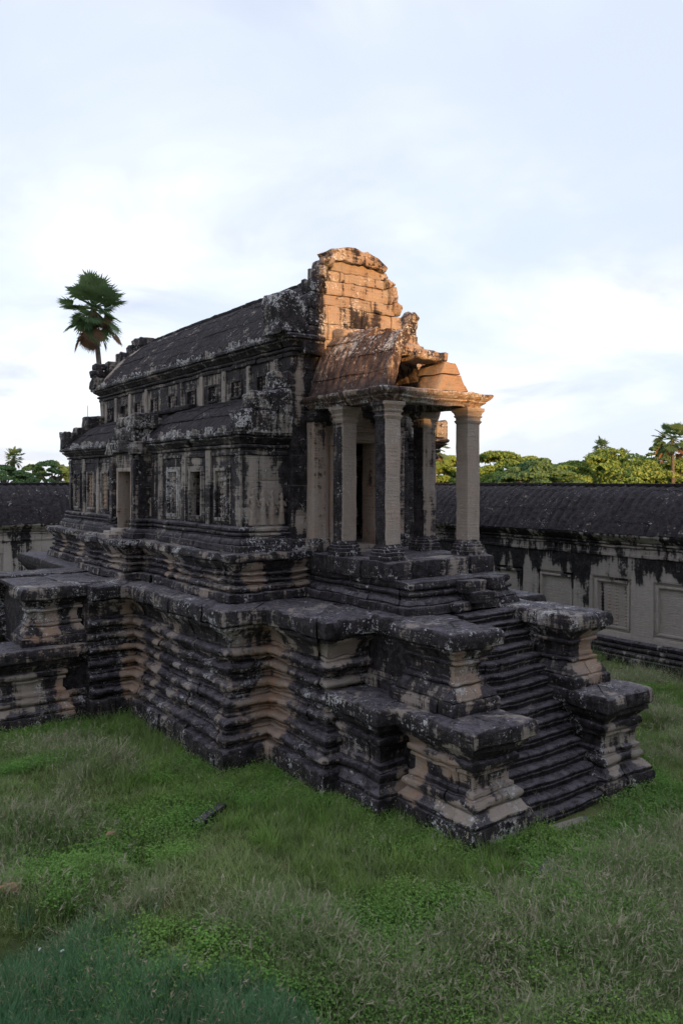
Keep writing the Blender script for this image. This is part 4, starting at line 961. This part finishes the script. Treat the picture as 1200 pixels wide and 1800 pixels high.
LEAF = leaf_mat('rain_tree_leaves', (.14, .22, .05), (.21, .295, .07), (.29, .35, .10))
LEAFD = leaf_mat('dark_tree_leaves', (.085, .165, .07), (.135, .22, .09), (.18, .26, .10))
PALMG = leaf_mat('palm_leaves', (.085, .15, .07), (.14, .21, .09), (.20, .25, .10), .35)
PALMD = leaf_mat('dead_palm_leaves', (.16, .095, .06), (.24, .15, .095), (.30, .19, .13), .2)
BARK = simple_mat('bark', (.09, .075, .065), (.16, .135, .115), 4)
def quads_obj(name, C, U, W, parent, mat, tint):
    """leaf sprays: diamond-shaped quads at C spanned by U and W"""
    n = len(C); V = np.empty((n, 4, 3)); V[:, 0] = C-U; V[:, 1] = C-W; V[:, 2] = C+U; V[:, 3] = C+W
    me = bpy.data.meshes.new(name); me.vertices.add(n*4); me.vertices.foreach_set('co', V.reshape(-1))
    me.loops.add(n*4); me.loops.foreach_set('vertex_index', np.arange(n*4)); me.polygons.add(n)
    me.polygons.foreach_set('loop_start', np.arange(n)*4); me.polygons.foreach_set('loop_total', np.full(n, 4)); me.update(calc_edges=True); me.materials.append(mat)
    a = me.attributes.new('tint', 'FLOAT', 'POINT'); a.data.foreach_set('value', np.repeat(tint, 4).astype(np.float32))
    o = bpy.data.objects.new(name, me); COL.objects.link(o); attach(o, parent); return o
def tube(pts, rad, n=7):
    V = []; pts = [np.array(p, float) for p in pts]
    for i, p in enumerate(pts):
        d = pts[min(i+1, len(pts)-1)]-pts[max(i-1, 0)]; d /= np.linalg.norm(d)
        a = np.cross(d, [0, 0, 1] if abs(d[2]) < .9 else [1, 0, 0]); a /= np.linalg.norm(a); b = np.cross(d, a)
        for j in range(n): t = 2*math.pi*j/n; V.append(p+rad[i]*(a*math.cos(t)+b*math.sin(t)))
    F = [(i*n+j, i*n+(j+1) % n, (i+1)*n+(j+1) % n, (i+1)*n+j) for i in range(len(pts)-1) for j in range(n)]+[tuple(range(n))[::-1], tuple((len(pts)-1)*n+j for j in range(n))]
    return np.array(V), F
def broad_tree(name, label, px, d, top, width, mat=LEAF, n=9000, size=.27, group='trees beyond the galleries', flat_=.55):
    p = px_pt(px, d); base = np.array([p[0], p[1], 0.]); t = empty(name, tuple(base), label, 'tree', group)
    H = top; Rr = width/2; rng = np.random.default_rng(int(px*7+d)); lob = []
    for k in range(60):
        a = rng.uniform(0, 2*math.pi); q = math.sqrt(rng.uniform(0, 1))*.86; r = Rr*rng.uniform(.13, .24)
        zc = H-(H*flat_)*(q**1.9)-r*.42*rng.uniform(.9, 1.5); zc = zc+.4 if k < 38 else H*rng.uniform(.12, .66); r = r if k < 38 else r*1.35; lob.append((base[0]+Rr*q*math.cos(a), base[1]+Rr*q*math.sin(a), zc, r))
    parts = [tube([base+[0, 0, -.3], base+[.1, .1, H*.22], base+[.2, -.1, H*.4]], [.55, .42, .34])]
    for x, y, z, r in lob[:14]:
        m = base+[.2, -.1, H*.36]; e = np.array([x, y, z-r*.2]); mid = (m+e)/2+[0, 0, H*.04]
        parts.append(tube([m, mid, e], [.24, .15, .05], 5))
    V, F = join(parts); mesh_obj('trunk', V, F, t, BARK)
    Cs, Us, Ws, Ts = [], [], [], []
    for x, y, z, r in lob:
        k = n//60; v = rng.normal(size=(k, 3)); v /= np.linalg.norm(v, axis=1, keepdims=True); v[:, 2] = np.abs(v[:, 2])*1.1-.35
        rad = r*rng.uniform(.72, 1.06, k)[:, None]; c = np.array([x, y, z])+v*rad*np.array([1.15, 1.15, .5])
        c += vec_noise(c, .55, 5)*r*.22
        nr = v*.5+rng.normal(size=(k, 3))*.55+[0, 0, .5]; nr /= np.linalg.norm(nr, axis=1, keepdims=True)
        u = np.cross(nr, rng.normal(size=(k, 3))); u /= np.linalg.norm(u, axis=1, keepdims=True); w = np.cross(nr, u)
        s = size*rng.uniform(.5, 1.2, k)[:, None]; keep = vn(c, .9, 13) > -.42
        tint = np.clip(.45+.35*vn(c, .22, 2)+.25*rng.normal(size=k), 0, 1)
        Cs.append(c[keep]); Us.append((u*s)[keep]); Ws.append((w*s*.6)[keep]); Ts.append(tint[keep])
    quads_obj('crown', np.concatenate(Cs), np.concatenate(Us), np.concatenate(Ws), t, mat, np.concatenate(Ts)); return t

def fan_frond(o, dirv, length, fan, seed, droop=.15):
    """one palmate leaf: petiole, then a half disc of pointed segments; returns (centres, quads)"""
    rng = np.random.default_rng(seed); d = np.array(dirv, float); d /= np.linalg.norm(d)
    side = np.cross(d, [0, 0, 1.]); side = side/np.linalg.norm(side) if np.linalg.norm(side) > .05 else np.array([1., 0, 0]); nrm = np.cross(side, d)
    tip = np.array(o)+d*length+np.array([0, 0, -droop*length]); F = []; V = []
    pv, pf = tube([o, (np.array(o)+tip)/2+[0, 0, droop*length*.2], tip], [.05, .035, .025], 4); V += list(pv); F += pf
    seg = 26; roll = rng.uniform(-.5, .5); side2 = side*math.cos(roll)+nrm*math.sin(roll); nrm2 = np.cross(side2, d)
    for i in range(seg):
        a = -2.0+4.0*(i+.5)/seg; L = fan*(1-.10*abs(a))*rng.uniform(.85, 1.08); q = d*math.cos(a)+side2*math.sin(a); w = (-d*math.sin(a)+side2*math.cos(a))*fan*.055
        cup = nrm2*(.10*fan*abs(a)); k = len(V)
        dz = np.array([0, 0, -.10*fan*rng.uniform(.3, 1.6)])
        V += [tip, tip+q*L*.55+w+cup*.4, tip+q*L+cup+dz, tip+q*L*.6-w+cup*.4+nrm2*.03]; F += [(k, k+1, k+2, k+3)]
    return np.array(V), F
def palm(name, label, px, d, ztop, crown, group, fronds=38, near=False, lean=(0, 0), dead=9):
    p = px_pt(px, d); base = np.array([p[0], p[1], 0.]); t = empty(name, tuple(base), label, 'palm', group); rng = np.random.default_rng(int(px*3+d))
    zc = ztop-crown*.75; top = base+np.array([lean[0], lean[1], zc])
    pts = [base+(top-base)*s+np.array([.25*math.sin(s*3), 0, 0]) for s in np.linspace(0, 1, 12)]; rad = [(.30-.11*s)*(.72 if near else 1) for s in np.linspace(0, 1, 12)]
    V, F = tube(pts, rad, 9); mesh_obj('trunk', V, F, t, BARK); o = pts[-1]; live = []; dry = []
    for i in range(fronds+dead):
        isd = i >= fronds; a = i*2.39996+rng.uniform(-.2, .2)
        el = (1.35-2.35*(i/fronds)**.95) if not isd else rng.uniform(-1.25, -.75)
        el = el+rng.uniform(-.25, .25); dv = (math.cos(a)*math.cos(el), math.sin(a)*math.cos(el), math.sin(el)); L = crown*(rng.uniform(.26, .66) if not isd else rng.uniform(.35, .75)); fan = crown*(rng.uniform(.36, .46) if not isd else rng.uniform(.22, .34))
        v, f = fan_frond(o+[0, 0, -.15*(i/fronds)], dv, L, fan, i+int(px), .12 if not isd else .05); (dry if isd else live).append((v, f))
    def mk(nm, v, f, mat):
        ob = mesh_obj(nm, v, f, t, mat, 0); a = ob.data.attributes.new('tint', 'FLOAT', 'POINT'); a.data.foreach_set('value', np.clip(.45+.4*vn(v, .8, 3)+rng.uniform(-.2, .2), 0, 1).astype(np.float32)); return ob
    if near:
        for v, f in live: mk('frond', v, f, PALMG)
        for v, f in dry: mk('dead_frond', v, f, PALMD)
    else:
        v, f = join(live); mk('crown', v, f, PALMG)
        if dry: v, f = join(dry); mk('dead_fronds', v, f, PALMD)
    return t
palm('sugar_palm', 'tall sugar palm with dead hanging leaves rising behind the library roof', 195, 47, 18.4, 2.6, 'sugar palms on the skyline', near=True, lean=(-.9, .6), dead=12)
palm('sugar_palm', 'small sugar palm standing alone above the left gallery roof', 24, 150, 12.6, 2.6, 'sugar palms on the skyline', 30, dead=6)
palm('sugar_palm', 'large sugar palm at the right edge above the trees', 1180, 112, 14.6, 3.3, 'sugar palms on the skyline', 34, dead=8)
palm('sugar_palm', 'sunlit sugar palm rising just above the middle of the right trees', 1056, 140, 14.0, 2.4, 'sugar palms on the skyline', 26)
palm('sugar_palm', 'smallest palm between two taller ones on the right', 1096, 150, 12.4, 2.0, 'sugar palms on the skyline', 24, dead=3)
palm('sugar_palm', 'sunlit palm crown seen between the porch columns', 762, 120, 13.4, 2.9, 'sugar palms on the skyline', 30, dead=12)
for a in (('spreading rain tree between the porch corner column and the dark tree', 885, 125, 10.7, 19, LEAF), ('broad rain tree in the middle of the right skyline', 1070, 120, 10.6, 24, LEAF), ('dark green tree between two pale rain trees on the right', 945, 112, 9.0, 13, LEAFD),
          ('rain tree seen between the rear and corner porch columns', 790, 130, 9.9, 15, LEAF), ('rain tree under the large palm at the right edge', 1195, 118, 9.3, 15, LEAF), ('dark bushy tree beside the large right palm', 1160, 128, 12.2, 6, LEAFD), ('low rain tree filling the gap right of the dark tree', 1000, 135, 9.6, 14, LEAF), ('rain tree hidden mostly behind the porch', 690, 140, 9.0, 16, LEAF),
          ('dark tree behind the small palm at the left edge', 8, 140, 8.6, 12, LEAFD), ('pale green tree right of the small left palm', 58, 150, 8.9, 7, LEAF), ('rounded dark tree left of the library', 88, 135, 9.4, 8, LEAFD), ('tree touching the left end of the library', 128, 140, 8.3, 8, LEAFD)):
    broad_tree('broad_tree', *a[:5], mat=a[5], n=34000 if a[4] > 10 else 18000)
for i, px in enumerate((830, 1030, 1130)):
    broad_tree('broad_tree', ['low tree filling the gap behind the corner column', 'low tree behind the broad rain tree', 'low tree left of the large right palm'][i], px, 150, 8.6, 16, mat=LEAF, n=20000)

# ---- grass: tufts of real blades scattered over the court
def blade_tuft(rng, n, h, w, spread, lean, seed_head=False, leaf=False):
    V = []; F = []; T = []
    for i in range(n):
        a = rng.uniform(0, 2*math.pi); r = spread*math.sqrt(rng.uniform()); b = np.array([r*math.cos(a), r*math.sin(a), -.02]); a2 = rng.uniform(0, 2*math.pi); out = np.array([math.cos(a2), math.sin(a2), 0]); sd = np.array([-out[1], out[0], 0])
        H = h*rng.uniform(.5, 1.15); ln = lean*H*rng.uniform(.2, 1.2); tint = rng.uniform()
        if leaf:
            tip = b+np.array([0, 0, H])+out*ln; k = len(V); m = tip+out*w*.5
            V += [tip, m+sd*w*.45+[0, 0, .01], tip+out*w, m-sd*w*.45+[0, 0, .01]]; F.append((k, k+1, k+2, k+3)); T += [tint]*4
            if rng.uniform() < .5:
                k = len(V); V += [b-sd*.003, b+sd*.003, tip+sd*.003, tip-sd*.003]; F.append((k, k+1, k+2, k+3)); T += [.2]*4
            continue
        k = len(V); ts = (0, .35, .7, 1.0)
        for t in ts:
            c = b+np.array([0, 0, H*(t-.22*t*t*lean)])+out*ln*t*t; ww = w*(1-t**1.6)*.5+.0006
            V += [c-sd*ww, c+sd*ww]; T += [tint, tint]
        F += [(k+2*q, k+2*q+1, k+2*q+3, k+2*q+2) for q in range(3)]
        if seed_head and rng.uniform() < (.03 if h > .40 and h < .5 else .09):
            c = b+np.array([0, 0, H*(1-.22*lean)])+out*ln
            for q in range(4):
                k = len(V); e = c+np.array([rng.normal()*.02, rng.normal()*.03, rng.uniform(-.10, .05)])+out*.02; s2 = np.array([rng.normal(), rng.normal(), rng.normal()])*.004
                V += [c+s2*.3+[0, 0, -.02*q], e-s2, e+out*.03+[0, 0, .02], e+s2]; F.append((k, k+1, k+2, k+3)); T += [1.0]*4
    return V, F, T
def grass_mat(name, c1, c2, c3, head=None):
    g = G(name); info = g.N('ShaderNodeObjectInfo'); t = g.attr('tint'); loc = info.outputs['Location']
    n = g.noise(loc, .45, 4, .6); n2 = g.noise(loc, 2.2, 3, .6)
    col = g.mix(g.ss(n, .38, .62), c1, c2); col = g.mix(g.M('MULTIPLY', g.ss(n2, .48, .68), .8), col, c3)
    if head: col = g.mix(g.ss(t, .985, .995), col, head)
    hs = g.N('ShaderNodeHueSaturation'); g.put(hs.inputs['Color'], col); g.put(hs.inputs['Value'], g.M('ADD', .55, g.M('ADD', g.M('MULTIPLY', info.outputs['Random'], .45), g.M('MULTIPLY', t, .45))))
    b = g.N('ShaderNodeBsdfPrincipled'); g.put(b.inputs['Base Color'], hs.outputs[0]); b.inputs['Roughness'].default_value = .6; b.inputs['Specular IOR Level'].default_value = .25
    tr = g.N('ShaderNodeBsdfTranslucent'); g.put(tr.inputs[0], hs.outputs[0]); m = g.N('ShaderNodeMixShader'); m.inputs[0].default_value = .42
    g.put(m.inputs[1], b.outputs[0]); g.put(m.inputs[2], tr.outputs[0]); g.put(g.out.inputs[0], m.outputs[0]); return g.m
GR_LUSH = grass_mat('lush_grass', (.19, .325, .07), (.235, .345, .095), (.215, .29, .105))
GR_SHORT = grass_mat('short_grass', (.235, .335, .10), (.26, .325, .13), (.29, .29, .16))
GR_DRY = grass_mat('seeding_grass', (.23, .31, .125), (.27, .31, .16), (.25, .29, .14), head=(.38, .345, .25))
GR_HERB = grass_mat('herb_leaves', (.17, .33, .075), (.22, .37, .085), (.19, .29, .09))
GR_BLUE = grass_mat('tall_near_grass', (.10, .245, .115), (.135, .275, .125), (.13, .225, .11), head=(.38, .31, .23))
def scatter(name, label, pts, tufts, mat, smin, smax, cat='grass'):
    coll = bpy.data.collections.new(name+'_tufts')
    for i, (V, F, T) in enumerate(tufts):
        me = bpy.data.meshes.new(f'{name}_tuft_{i}'); me.from_pydata([tuple(v) for v in V], [], F); me.materials.append(mat)
        a = me.attributes.new('tint', 'FLOAT', 'POINT'); a.data.foreach_set('value', np.array(T, np.float32)); coll.objects.link(bpy.data.objects.new(f'{name}_tuft_{i}', me))
    n = len(pts); me = bpy.data.meshes.new(name); me.vertices.add(n); me.vertices.foreach_set('co', np.asarray(pts, np.float32).reshape(-1))
    rng = np.random.default_rng(n)
    a = me.attributes.new('rot', 'FLOAT_VECTOR', 'POINT'); rv = np.stack([rng.normal(0, .12, n), rng.normal(0, .12, n), rng.uniform(0, 6.28, n)], 1); a.data.foreach_set('vector', rv.astype(np.float32).reshape(-1))
    a = me.attributes.new('scl', 'FLOAT', 'POINT'); a.data.foreach_set('value', rng.uniform(smin, smax, n).astype(np.float32))
    a = me.attributes.new('pick', 'INT', 'POINT'); a.data.foreach_set('value', rng.integers(0, len(tufts), n).astype(np.int32))
    o = bpy.data.objects.new(name, me); COL.objects.link(o); o['kind'] = 'stuff'; o['label'] = label; o['category'] = cat
    ng = bpy.data.node_groups.new(name, 'GeometryNodeTree'); ng.interface.new_socket('Geometry', in_out='INPUT', socket_type='NodeSocketGeometry'); ng.interface.new_socket('Geometry', in_out='OUTPUT', socket_type='NodeSocketGeometry')
    N = ng.nodes.new; gi = N('NodeGroupInput'); go = N('NodeGroupOutput'); ci = N('GeometryNodeCollectionInfo'); ci.inputs['Collection'].default_value = coll; ci.inputs['Separate Children'].default_value = True; ci.inputs['Reset Children'].default_value = True
    ip = N('GeometryNodeInstanceOnPoints'); ip.inputs['Pick Instance'].default_value = True
    def na(nm, ty):
        q = N('GeometryNodeInputNamedAttribute'); q.data_type = ty; q.inputs[0].default_value = nm; return [s for s in q.outputs if s.enabled and s.name == 'Attribute'][0]
    e2r = N('FunctionNodeEulerToRotation'); L = ng.links.new
    L(gi.outputs[0], ip.inputs['Points']); L(ci.outputs[0], ip.inputs['Instance']); L(na('pick', 'INT'), ip.inputs['Instance Index']); L(na('rot', 'FLOAT_VECTOR'), e2r.inputs[0]); L(e2r.outputs[0], ip.inputs['Rotation']); L(na('scl', 'FLOAT'), ip.inputs['Scale']); L(ip.outputs[0], go.inputs[0])
    md = o.modifiers.new('scatter', 'NODES'); md.node_group = ng; return o
def court_points(rng, n, dmin, dmax):
    A = R(35.9); d = rng.uniform(dmin, dmax, n); d = np.sqrt(rng.uniform(dmin**2, dmax**2, n)); r = rng.uniform(-.62, .66, n)*d
    x = math.sin(A)*d+math.cos(A)*r; y = math.cos(A)*d-math.sin(A)*r
    inside = ((x > 7.35) & (x < 15.6) & (y > 14.3) & (y < 31)) | ((x > 8.65) & (x < 14.5) & (y > 11.2) & (y < 15)) | ((x > 9.05) & (x < 13.95) & (y > 8.95) & (y < 12)) | ((x > 3.9) & (x < 8) & (y > 19.55) & (y < 24.6)) | (x > 22.5) | (y > 37.0)
    inside |= ((x-11.5)/.9)**2+((y-8.75)/.32)**2 < 1     # bare earth at the foot of the stairs
    x, y = x[~inside], y[~inside]; return x, y
def build_grass():
    rng = np.random.default_rng(5)
    def mk(k, *a, **b): return [blade_tuft(rng, *a, **b) for _ in range(k)]
    def P(x, y): return np.stack([x, y, np.zeros_like(x)], 1)
    def plat(x, y):         # distance to the foot of the library
        return np.minimum(np.maximum(np.maximum(7.3-x, x-14), np.maximum(8.9-y, y-31)), np.maximum(np.maximum(3.9-x, x-8), np.maximum(19.5-y, y-25)))
    def pts(x, y): return np.stack([x, y, ground_h(x, y)], 1)
    # short turf everywhere
    x, y = court_points(rng, 78000, 6, 40); dd = np.hypot(x, y); k = rng.uniform(size=len(x)) < np.clip(1.25-dd/60, .25, 1)
    bare = fbm(P(x, y), .8, 2, 55); k &= (bare < .42) | (rng.uniform(size=len(x)) < .35)
    scatter('short_grass', 'short olive turf covering the courtyard', pts(x[k], y[k]), mk(5, 26, .13, .010, .13, .9), GR_SHORT, .7, 1.5)
    # lush tall grass at the foot of the platform and in patches
    x, y = court_points(rng, 54000, 7, 40); f = fbm(P(x, y), .35, 2, 61)+rng.normal(0, .14, len(x)); pd = plat(x, y); k = ((pd < 2.2) & (f > -.30) & (x < 7.0) & (y > 13.2)) | ((pd < 1.0) & (f > -.05) & (x < 8.5)) | ((pd < .8) & (f > -.2)) | (f > .52) | ((x > 15.0) & (f > -.1))
    scatter('lush_grass', 'lush green grass growing along the foot of the platform', pts(x[k], y[k]), mk(5, 30, .34, .011, .12, .75), GR_LUSH, .45, 1.15)
    # wispy seeding grass in drifts
    x, y = court_points(rng, 39000, 6, 24); f = fbm(P(x, y), .5, 3, 81); f = f+rng.normal(0, .12, len(x)); k = (f > .08) & (rng.uniform(size=len(x)) < .7) & ~((x < 4.4) & (y < 10.0)) & (plat(x, y) > 1.2)
    scatter('seeding_grass', 'wispy brown seeding grass in drifts over the foreground', pts(x[k], y[k]), mk(5, 30, .34, .0055, .15, .9, seed_head=True), GR_DRY, .55, 1.45)
    # leafy herbs
    x, y = court_points(rng, 26000, 6, 22); f = fbm(P(x, y), .6, 2, 91)+rng.normal(0, .10, len(x)); k = f > .24
    scatter('herb_cover', 'low leafy herbs in bright green patches', pts(x[k], y[k]), mk(4, 34, .17, .035, .16, .5, leaf=True), GR_HERB, .7, 1.3, 'herbs')
    # tall blue-green clumps close to the viewer at lower left
    x = rng.uniform(-.5, 4.6, 9000); y = rng.uniform(6.0, 11.2, 9000); k = (y < 10.4+rng.normal(0, .25, len(x))+.5*vn(P(x, y), .9, 3)) & (x < 3.3+.6*vn(P(x, y), .8, 8)-.55*(y-9.2)+rng.normal(0, .3, len(x)))
    scatter('tall_near_grass', 'tall dark green grass with seed heads in the lower left corner', pts(x[k], y[k]), mk(4, 26, .42, .010, .12, .5, seed_head=True), GR_BLUE, .6, 1.05)
    # tall stems with drooping heads along the platform foot
    x, y = court_points(rng, 11500, 9, 40); pd = plat(x, y); k = (pd < 1.1) & (rng.uniform(size=len(x)) < .5) | ((x > 20.5) & (rng.uniform(size=len(x)) < .7))
    scatter('tall_stems', 'tall thin grass stems with pale heads beside the platform and gallery', pts(x[k], y[k]), mk(4, 7, .75, .006, .10, .55, seed_head=True), GR_DRY, .6, 1.1)
build_grass()

# ---- small things lying in the grass
def rubble(name, label, cat, px, py, sx, sy, sz, rz, lift=.0, mat=None, group=None, **k):
    d = 1376*6/(py-846); p = px_pt(px, d); h = float(ground_h(np.array([p[0]]), np.array([p[1]]))[0])
    V, F = rbox(-sx/2, sx/2, -sy/2, sy/2, -sz*.4, sz*.6, b=min(sx, sy, sz)*.28, step=max(.04, sx/6))
    V = V+vec_noise(V+px, 6/max(sx, .3), 3)*min(sx, sz)*.14; m = np.array(Matrix.Rotation(rz, 3, 'Z')); V = V @ m.T
    o = stone(name, V, F, None, amp=(0, 0), **k); o.location = (p[0], p[1], h+lift); o['label'] = label; o['category'] = cat
    if mat: o.data.materials[0] = mat
    if group: o['group'] = group
    return o
red = dict(clean=1.3, warm=1.3, lich=.1)
gq = 'stones lying in the grass'
rubble('rubble_stone', 'largest reddish rubble stone of the row at lower left', 'stone', 83, 1571, .11, .09, .10, .3, .08, group=gq, **red)
rubble('rubble_stone', 'second reddish rubble stone beside the largest', 'stone', 93, 1571, .09, .08, .08, .9, .08, group=gq, **red)
rubble('rubble_stone', 'pale rubble stone at the right end of the small row', 'stone', 114, 1568, .12, .08, .09, .2, .09, group=gq, clean=1.3, warm=.3, lich=.4)
rubble('rubble_stone', 'low reddish stone at the left end of the small row', 'stone', 68, 1582, .10, .07, .06, .5, .06, group=gq, **red)
rubble('rubble_stone', 'reddish laterite block at the left edge above the tall grass', 'stone', 18, 1612, .26, .16, .12, -.6, .05, group=gq, **red)
rubble('rubble_stone', 'reddish stone in the grass hollow left of centre', 'stone', 195, 1463, .18, .12, .12, .4, .10, group=gq, **red)
rubble('fallen_slab', 'long dark slab half sunk in the grass in front of the platform', 'stone', 368, 1440, .85, .2, .16, .55, .07, group=gq, clean=.2, lich=.4)
rubble('flat_stone', 'flat round grey stone lying alone in the right foreground', 'stone', 970, 1553, .46, .40, .10, .3, .09, group=gq, clean=.5, warm=0, lich=.5)
rubble('flat_stone', 'pale flat paving stone at the foot of the main stair', 'stone', 1010, 1452, .9, .42, .08, -.1, .0, group=gq, clean=.55, warm=.1, lich=.3)
WHITE = simple_mat('white_paper', (.55, .56, .6), (.7, .7, .72), 8)
rubble('paper_scrap', 'crumpled white scrap caught in the tall near grass', 'litter', 110, 1702, .05, .03, .015, .4, .27, WHITE)
rubble('paper_scrap', 'bluish white scrap left of the other one in the near grass', 'litter', 70, 1692, .06, .02, .015, 1.0, .24, WHITE)
